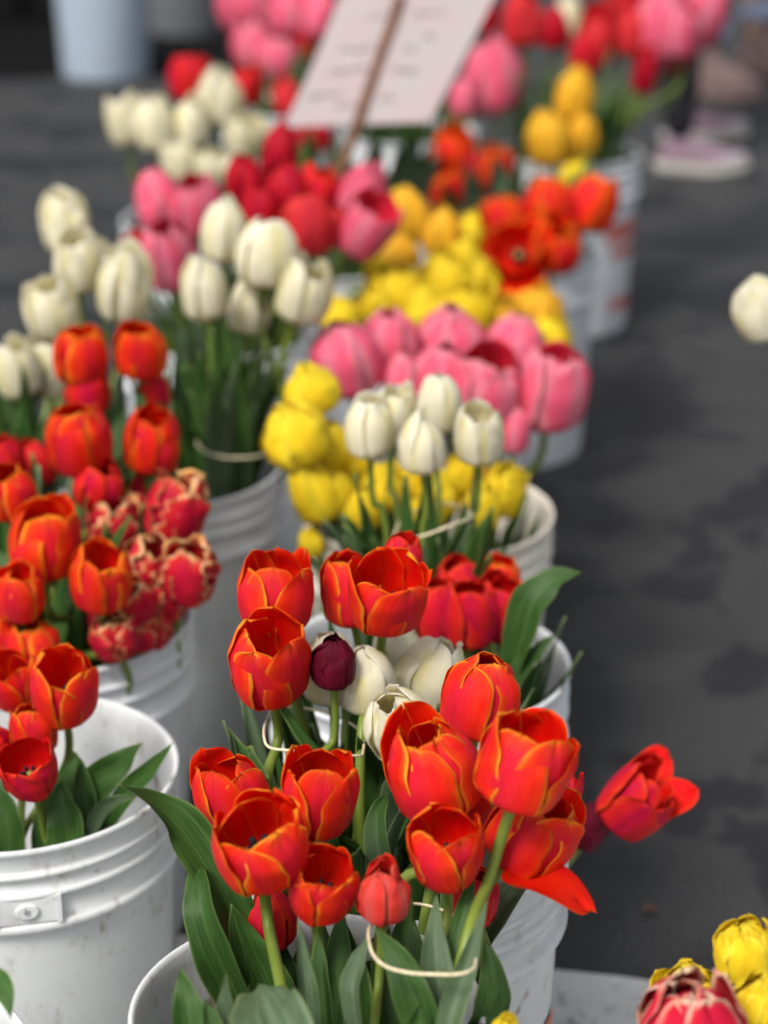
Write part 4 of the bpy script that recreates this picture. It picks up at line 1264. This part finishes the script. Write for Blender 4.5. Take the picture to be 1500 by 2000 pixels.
band([(724, 1808, 1.462), (721, 1838, 1.432), (731, 1868, 1.413), (757, 1889, 1.402), (800, 1900, 1.394), (850, 1903, 1.388), (890, 1903, 1.388), (918, 1896, 1.392), (929, 1880, 1.41)],
     [(925, 1840, 1.47), (890, 1790, 1.54), (820, 1766, 1.57), (760, 1775, 1.53)], 'thick cream rubber band round the front bunch below the salmon tulip')
band([(540, 1384, 1.80), (519, 1412, 1.74), (516, 1440, 1.70), (527, 1460, 1.685), (570, 1466, 1.675), (640, 1472, 1.672), (695, 1476, 1.68), (709, 1470, 1.70)],
     [(705, 1430, 1.76), (660, 1400, 1.82), (600, 1384, 1.84)], 'cream rubber band round the red and burgundy bunch in the second bucket')
band([(770, 1050, 2.14), (790, 1056, 2.10), (840, 1042, 2.08), (885, 1024, 2.08), (920, 1010, 2.12)],
     [(900, 990, 2.2), (850, 985, 2.24), (790, 1010, 2.22)], 'blurred pale rubber band across the five white tulips stems', rad=.0014)
band([(385, 862, 2.56), (400, 882, 2.50), (440, 893, 2.47), (490, 893, 2.47), (520, 884, 2.50), (528, 866, 2.56)],
     [(500, 846, 2.64), (440, 842, 2.66), (400, 850, 2.62)], 'blurred rubber band round the tall white tulips', rad=.0014)

# ------------------------------------------------------------------ paper sign on a stake
ZS = 3.42
bl, brr = at(553, 248, ZS), at(836, 262, ZS)
k_ = .45
bot = (brr - bl) + (-FWD) * ((brr - bl).length * k_)
bot_u = bot.normalized()
img_up = RGT * .37 + UPV
m_k = -(bot_u.dot(img_up)) / bot_u.dot(FWD)
up = (img_up + FWD * m_k).normalized()
SH = .335
SWd = bot.length
nrm = bot_u.cross(up).normalized()
if nrm.dot(FWD) > 0:
    nrm = -nrm
cen = bl + bot_u * (SWd / 2)
sign = root('price_sign', cen, 'tilted pale pink paper sign with faint writing on a brown wooden stake', 'sign')
SIGNM = N('faded_pink_paper')
o = SIGNM.obj()
fx = SIGNM.noise(o, 14, 3)
SIGNM.base(SIGNM.mix(SIGNM.rng(fx, .3, .7), (.32, .29, .285), (.345, .27, .28)), .5, .35)
SIGNM.bump(fx, .2, .004)
nx, ny = 16, 16
V, F = [], []
for j in range(ny + 1):
    for i in range(nx + 1):
        s, t = i / nx - .5, j / ny
        p = bot_u * (s * SWd * (1 + .13 * t) + .012 * t) + up * (t * SH) + nrm * (.004 * math.sin(s * 5 + 1) * math.sin(t * 4))
        V.append(p)
n0 = len(V)
V += [p - nrm * .0015 for p in V]
for j in range(ny):
    for i in range(nx):
        a = j * (nx + 1) + i
        q = (a, a + 1, a + nx + 2, a + nx + 1)
        F.append(q)
        F.append(tuple(x + n0 for x in reversed(q)))
mesh_obj('paper', V, F, SIGNM.m, sign)
INK = plain('faded_ink', (.13, .11, .11), .6, .2, .2, 50)
rng = random.Random(3)
# faint handwriting: too soft to read in the photograph, so rows of short pen strokes
rows = [(-.10, .90, .05), (-.16, .80, .10), (.20, .80, .10), (.27, .62, .05), (-.22, .56, .13), (.18, .52, .05), (-.22, .40, .14), (.20, .36, .09), (-.30, .22, .13), (-.10, .14, .08), (.16, .17, .06)]
for cx_, ty, ln in rows:
    V, F = [], []
    x = cx_ * SWd - ln * SWd
    pts = []
    while x < cx_ * SWd + ln * SWd:
        pts.append((x, rng.uniform(-.0095, .0095)))
        x += rng.uniform(.003, .006)
    for (x0, y0), (x1, y1) in zip(pts[:-1], pts[1:]):
        d = Vector((x1 - x0, y1 - y0)).normalized()
        pr = Vector((-d.y, d.x)) * .0017
        for (ax_, ay_) in ((x0 + pr.x, y0 + pr.y), (x1 + pr.x, y1 + pr.y), (x1 - pr.x, y1 - pr.y), (x0 - pr.x, y0 - pr.y)):
            s, t = ax_ / SWd, ty + ay_ / SH
            V.append(bot_u * ax_ + up * (t * SH) + nrm * (.004 * math.sin(s * 5 + 1) * math.sin(t * 4) + .0008))
        n1 = len(V)
        F.append((n1 - 4, n1 - 3, n1 - 2, n1 - 1))
    mesh_obj('handwriting', V, F, INK, sign, smooth=False)
WOOD = N('brown_stake_wood')
o = WOOD.obj()
gr = WOOD.noise(o, 60, 4)
WOOD.base(WOOD.mix(WOOD.rng(gr, .3, .7), (.085, .034, .014), (.15, .062, .025)), .65, .25)
sp0 = bot_u * (-.014) + up * (SH * .93)
sp1 = bot_u * (.010) + up * (-.03)
dirs = (sp1 - sp0).normalized()
sp2 = sp1 + dirs * .25
V, F = [], []
sw = bot_u * .0075
thk = nrm * .006
nb = nrm * .0056
for p in (sp0, sp2):
    for a, b in ((-1, 0), (1, 0), (1, 1), (-1, 1)):
        V.append(p + sw * a + thk * b + nb)
F = [(0, 1, 2, 3), (7, 6, 5, 4), (0, 4, 5, 1), (1, 5, 6, 2), (2, 6, 7, 3), (3, 7, 4, 0)]
mesh_obj('stake', V, F, WOOD.m, sign, smooth=False)

# ------------------------------------------------------------------ people by the road (their shoes show)
SKIN = plain('skin', (.52, .33, .25), .5, .35, .08, 20)
DENIM = plain('pale_denim', (.30, .36, .52), .8, .2, .2, 120)
BLACK = plain('black_trouser_cloth', (.012, .012, .016), .8, .2, .2, 120)
GREYC = plain('grey_jacket_cloth', (.10, .10, .11), .8, .2, .2, 120)
HAIRM = plain('dark_hair', (.03, .02, .015), .5, .3, .3, 200)
SOLE = plain('off_white_rubber_sole', (.40, .385, .35), .6, .3, .15, 60)
MAUVE = plain('mauve_canvas', (.22, .145, .19), .8, .2, .15, 150)
LILAC = plain('pale_lilac_suede', (.32, .28, .32), .8, .2, .12, 120)
SUEDE = plain('dusty_pink_suede', (.21, .145, .14), .85, .15, .2, 80)


def skin_body(name, joints, edges, mat, parent, sub=2):
    me = bpy.data.meshes.new(name)
    me.from_pydata([j[0] for j in joints], edges, [])
    me.materials.append(mat)
    ob = bpy.data.objects.new(name, me)
    COL.objects.link(ob)
    ob.parent = parent
    ob.modifiers.new('skin', 'SKIN').use_smooth_shade = True
    for i, j in enumerate(joints):
        sv = me.skin_vertices[0].data[i]
        sv.radius = (j[1], j[1]) if not hasattr(j[1], '__len__') else j[1]
        sv.use_root = (i == 0)
    m_ = ob.modifiers.new('sub', 'SUBSURF')
    m_.levels = m_.render_levels = sub
    return ob


def shoe(parent, pos, ang, upper, toe, boot=0.0, ln=.26):
    """sole outline swept up, an upper that rises to the ankle, toe cap; ang = heading of the toe"""
    nn = 28
    prof = []
    for i in range(nn):
        t = 2 * math.pi * i / nn
        x = math.cos(t)
        wv = .040 + .007 * x
        prof.append((x * ln / 2, math.sin(t) * wv * (1.06 if x > 0 else .92)))
    def ring(z, s, sx=1.0, dx=0.0):
        return [(x * s * sx + dx, y * s, z) for x, y in prof]
    q = Quaternion((0, 0, 1), ang)
    def build(nm, rings, mat, cap=True):
        V, F = [], []
        for r_ in rings:
            V += r_
        for j in range(len(rings) - 1):
            for i in range(nn):
                k = (i + 1) % nn
                F.append((j * nn + i, j * nn + k, (j + 1) * nn + k, (j + 1) * nn + i))
        if cap:
            F.append(tuple(range(nn - 1, -1, -1)))
            F.append(tuple((len(rings) - 1) * nn + i for i in range(nn)))
        ob = mesh_obj(nm, V, F, mat, parent)
        ob.location = pos
        ob.rotation_mode = 'QUATERNION'
        ob.rotation_quaternion = q
        return ob
    def bend(rings):
        return [[(x, y, z + .012 * max(0, x / (ln / 2) - .3)) for x, y, z in r_] for r_ in rings]
    build('sole', bend([ring(0, .97), ring(.004, 1.02), ring(.026, 1.04), ring(.030, 1.0), ring(.031, .9)]), SOLE if boot < .05 else upper)
    if boot < .05:
        up_ = bend([ring(.029, .985), ring(.042, .97, .99), ring(.056, .88, .93, -.010), ring(.070, .76, .80, -.030), ring(.084, .66, .62, -.052), ring(.094, .62, .52, -.062), ring(.095, .56, .46, -.062), ring(.070, .50, .42, -.060)])
        build('shoe_upper', up_, upper)
        tz = bend([[(max(x, .045), y * (1.0), z) for x, y, z in ring(.0305, 1.005)], [(max(x, .045), y, z) for x, y, z in ring(.044, .99)], [(max(x, .045), y, z) for x, y, z in ring(.054, .90)], [(max(x, .045), y, z) for x, y, z in ring(.0575, .70)]])
        build('toe_cap', tz, toe)
        V, F = [], []
        for i in range(5):
            xx = .040 - i * .017
            zz = .062 + i * .0075
            vv, ff = tube([(xx, -.024, zz - .006), (xx + .003, 0, zz + .004), (xx, .024, zz - .006)], .0028, 6)
            V, F = merge((V, F), (vv, ff))
        ob = mesh_obj('shoe_lace', V, F, SOLE, parent)
        ob.location = pos
        ob.rotation_mode = 'QUATERNION'
        ob.rotation_quaternion = q
        return
    rings = bend([ring(.029, 1.0), ring(.05, .99, .98), ring(.07, .90, .92, -.012), ring(.095, .82, .74, -.035), ring(.13, .84, .50, -.062), ring(.13 + boot * .5, .90, .46, -.066), ring(.13 + boot, .96, .48, -.066), ring(.13 + boot, .88, .43, -.066), ring(.11, .7, .4, -.06)])
    build('boot_upper', rings, upper)


def person(lab, feet, head, trousers, jacket, kind, cuff=False):
    """a standing figure; feet = [(x, y, heading), ...]"""
    (x0, y0, a0), (x1, y1, a1) = feet
    cx_, cy_ = (x0 + x1) / 2 - .13 * math.cos(head), (y0 + y1) / 2 - .13 * math.sin(head)
    r = root('person', (cx_, cy_, 0), lab, 'person', 'shoppers standing beyond the buckets')
    R0 = Vector((cx_, cy_, 0))
    hv = Vector((math.cos(head), math.sin(head), 0))
    sv = Vector((-hv.y, hv.x, 0))
    def w_(f, s, z):
        p = hv * f + sv * s
        return (p.x, p.y, z)
    an = []
    for (x, y, a) in feet:
        d = Vector((math.cos(a), math.sin(a), 0))
        p = Vector((x, y, 0)) - d * .062 - R0
        an.append(p)
    if an[0].dot(sv) < an[1].dot(sv):
        an = [an[1], an[0]]
    J, E = [], []
    def add(p, rr, par=None):
        J.append((tuple(p), rr))
        if par is not None:
            E.append((par, len(J) - 1))
        return len(J) - 1
    pel = add(w_(0, 0, .96), (.15, .11))
    ch = add(w_(0, 0, 1.15), (.13, .10), pel)
    sh_ = add(w_(0, 0, 1.36), (.16, .10), ch)
    nk = add(w_(.01, 0, 1.47), .055, sh_)
    hb = add(w_(.025, 0, 1.55), (.062, .07), nk)
    hm = add(w_(.03, 0, 1.62), (.072, .088), hb)
    add(w_(.02, 0, 1.69), (.064, .078), hm)
    for i, s in enumerate((1, -1)):
        hip = add(w_(0, .085 * s, .90), .088, pel)
        kn = an[i] * .55 + Vector(w_(-.01, .08 * s, 0)) * .45
        k2 = add((kn.x, kn.y, .50), .058, hip)
        add((an[i].x, an[i].y, .10), .038, k2)
        s0 = add(w_(0, .19 * s, 1.38), .05, sh_)
        e0 = add(w_(.0, .235 * s, 1.10), .040, s0)
        w0 = add(w_(.08, .24 * s, .88), .027, e0)
        pm = add(w_(.10, .24 * s, .80), (.036, .020), w0)
        for kf, (df, ln) in enumerate(((-.026, .062), (-.009, .072), (.009, .066), (.024, .052))):
            a = add(w_(.105 + df * .2, .24 * s + df, .765), .0095, pm)
            b = add(w_(.112, .24 * s + df, .765 - ln * .55), .0085, a)
            add(w_(.106, .24 * s + df * .9, .765 - ln), .007, b)
        a = add(w_(.125, .225 * s, .80), .011, pm)
        add(w_(.145, .222 * s, .765), .009, a)
    skin_body('person_body', J, E, SKIN, r, 1)
    # face, hair
    hc = Vector(w_(.025, 0, 1.62))
    V, F = lathe([(0, .125), (.05, .115), (.085, .075), (.094, .02), (.088, -.05), (.07, -.10), (.05, -.11)], 24)
    V = [tuple(Vector(v) + hc - hv * .028 + Vector((0, 0, .02))) for v in V]
    mesh_obj('hair', V, F, HAIRM, r)
    V, F = tube([Vector(w_(.112, 0, 1.635)), Vector(w_(.126, 0, 1.605)), Vector(w_(.120, 0, 1.59))], [.008, .014, .009], 8)
    mesh_obj('nose', V, F, SKIN, r)
    EYE = M['anther']
    for s in (1, -1):
        V, F = lathe([(0, .009), (.008, .005), (.010, 0), (.008, -.005), (0, -.009)], 10)
        mesh_obj('eye', [tuple(Vector(v) + Vector(w_(.103, .032 * s, 1.635))) for v in V], F, EYE, r)
        mesh_obj('ear', [tuple(Vector((v[0] * .8, v[1] * .8, v[2] * 3)) + Vector(w_(.02, .083 * s, 1.62))) for v in V], F, SKIN, r)
    V, F = tube([Vector(w_(.103, -.026, 1.565)), Vector(w_(.112, 0, 1.562)), Vector(w_(.103, .026, 1.565))], [.003, .006, .003], 8)
    mesh_obj('mouth', V, F, plain('lips', (.42, .16, .14), .5), r)
    # clothes
    J, E = [], []
    pel = add(w_(0, 0, 1.0), (.165, .125))
    for i, s in enumerate((1, -1)):
        hip = add(w_(0, .09 * s, .88), .105, pel)
        kn = an[i] * .55 + Vector(w_(-.01, .08 * s, 0)) * .45
        k2 = add((kn.x, kn.y, .50), .078, hip)
        add((an[i].x, an[i].y, .25 if cuff else .085), .044 if not cuff else .066, k2)
    skin_body('trousers', J, E, trousers, r, 2)
    J, E = [], []
    pel = add(w_(0, 0, .97), (.175, .135))
    ch = add(w_(0, 0, 1.15), (.155, .12), pel)
    sh_ = add(w_(0, 0, 1.37), (.165, .115), ch)
    add(w_(.01, 0, 1.45), .065, sh_)
    for s in (1, -1):
        s0 = add(w_(0, .19 * s, 1.37), .066, sh_)
        e0 = add(w_(.0, .237 * s, 1.10), .055, s0)
        add(w_(.075, .24 * s, .90), .043, e0)
    skin_body('jacket', J, E, jacket, r, 2)
    for (x, y, a) in feet:
        p = Vector((x, y, 0)) - R0 + Vector((0, 0, .001))
        if kind == 'sneaker':
            shoe(r, p, a, MAUVE, LILAC)
        else:
            shoe(r, p, a, SUEDE, SUEDE, .10, .27)
        if cuff:
            d = Vector((math.cos(a), math.sin(a), 0))
            q_ = p - d * .062
            V, F = lathe([(.058, .19), (.066, .19), (.070, .20), (.070, .245), (.064, .25), (.058, .25)], 24)
            mesh_obj('trouser_cuff', [tuple(Vector(v) + q_) for v in V], F, trousers, r)
    return r


f0 = at_height(1368, 338, 0)
f1 = at_height(1362, 275, 0)
person('shopper in black trousers and mauve sneakers with off white soles', [(f0.x, f0.y, -.18), (f1.x + .02, f1.y, .10)], 0.0, BLACK, GREYC, 'sneaker')
g0 = at_height(1408, 192, 0)
g1 = at_height(1500, 150, 0)
person('shopper in dusty pink boots with pale denim cuffs', [(g0.x, g0.y, -.45), (g1.x + .03, g1.y + .04, -.2)], -.4, DENIM, BLACK, 'boot', cuff=True)

# ------------------------------------------------------------------ black table form standing in for the shadow area at the back
TC = plain('black_shade_fill', (.006, .006, .007), .9, .1, .3, 40)  # near-black drape added to give the shadow area its darkness
tb = at_height(190, 40, 0)
x0, x1, y0, y1 = tb.x - 1.9, tb.x + .72, tb.y + .02, tb.y + 1.0
shade_root = root('shade_backdrop', ((x0 + x1) / 2, (y0 + y1) / 2, 0), 'black draped table form standing in for dark shade behind the spare buckets', 'shade backdrop')
tx, ty_ = shade_root.location.x, shade_root.location.y
V, F = [], []
per = []
for i in range(140):
    per.append((x0 + (x1 - x0) * i / 140, y0))
for i in range(50):
    per.append((x1, y0 + (y1 - y0) * i / 50))
for i in range(140):
    per.append((x1 - (x1 - x0) * i / 140, y1))
for i in range(50):
    per.append((x0, y1 - (y1 - y0) * i / 50))
nP = len(per)
rows_ = [(.74, 0.0), (.72, .006), (.5, .018), (.25, .03), (.02, .04)]
for z, am in rows_:
    for i, (x, y) in enumerate(per):
        f_ = am * (1 + math.sin(i * .55)) * .8
        dx = x - tx; dy = y - ty_
        l_ = math.hypot(dx / (x1 - x0), dy / (y1 - y0)) + 1e-6
        nxv = (0, -1) if y == y0 else ((1, 0) if x == x1 else ((0, 1) if y == y1 else (-1, 0)))
        V.append((dx + nxv[0] * f_, dy + nxv[1] * f_, z))
for j in range(len(rows_) - 1):
    for i in range(nP):
        k = (i + 1) % nP
        F.append(((j + 1) * nP + i, (j + 1) * nP + k, j * nP + k, j * nP + i))
F.append(tuple(range(nP)))
mesh_obj('shade_backdrop_drape', V, F, TC, shade_root)
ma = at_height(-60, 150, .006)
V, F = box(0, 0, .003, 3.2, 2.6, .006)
mo = mesh_obj('shade_sheet', V, F, plain('black_deep_shade', (.004, .004, .0045), .9, .1, .3, 60), smooth=False)  # black sheet laid on the road as painted deep shade
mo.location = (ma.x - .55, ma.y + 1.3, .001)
tag(mo, 'black sheet standing in for deep shade on the road under the spare buckets', 'mat')  # 'mat' here is the sheet standing in for shade
# small brown leaf scrap lying on the road
lp = at_height(1272, 1782, .006)
v, f, mi, at_ = leaf_geo([(-.008, 0, 0), (0, .003, .003), (.009, -.002, .001)], .011, (0, 0, 1), n=10, nu=5)
ob = mesh_obj('dry_petal', v, f, [plain('dry_petal', (.09, .045, .03), .7)] * 2, None, mi, at_)
ob.location = lp
tag(ob, 'tiny brown dried petal lying on the asphalt near the lower yellow tulips', 'petal')
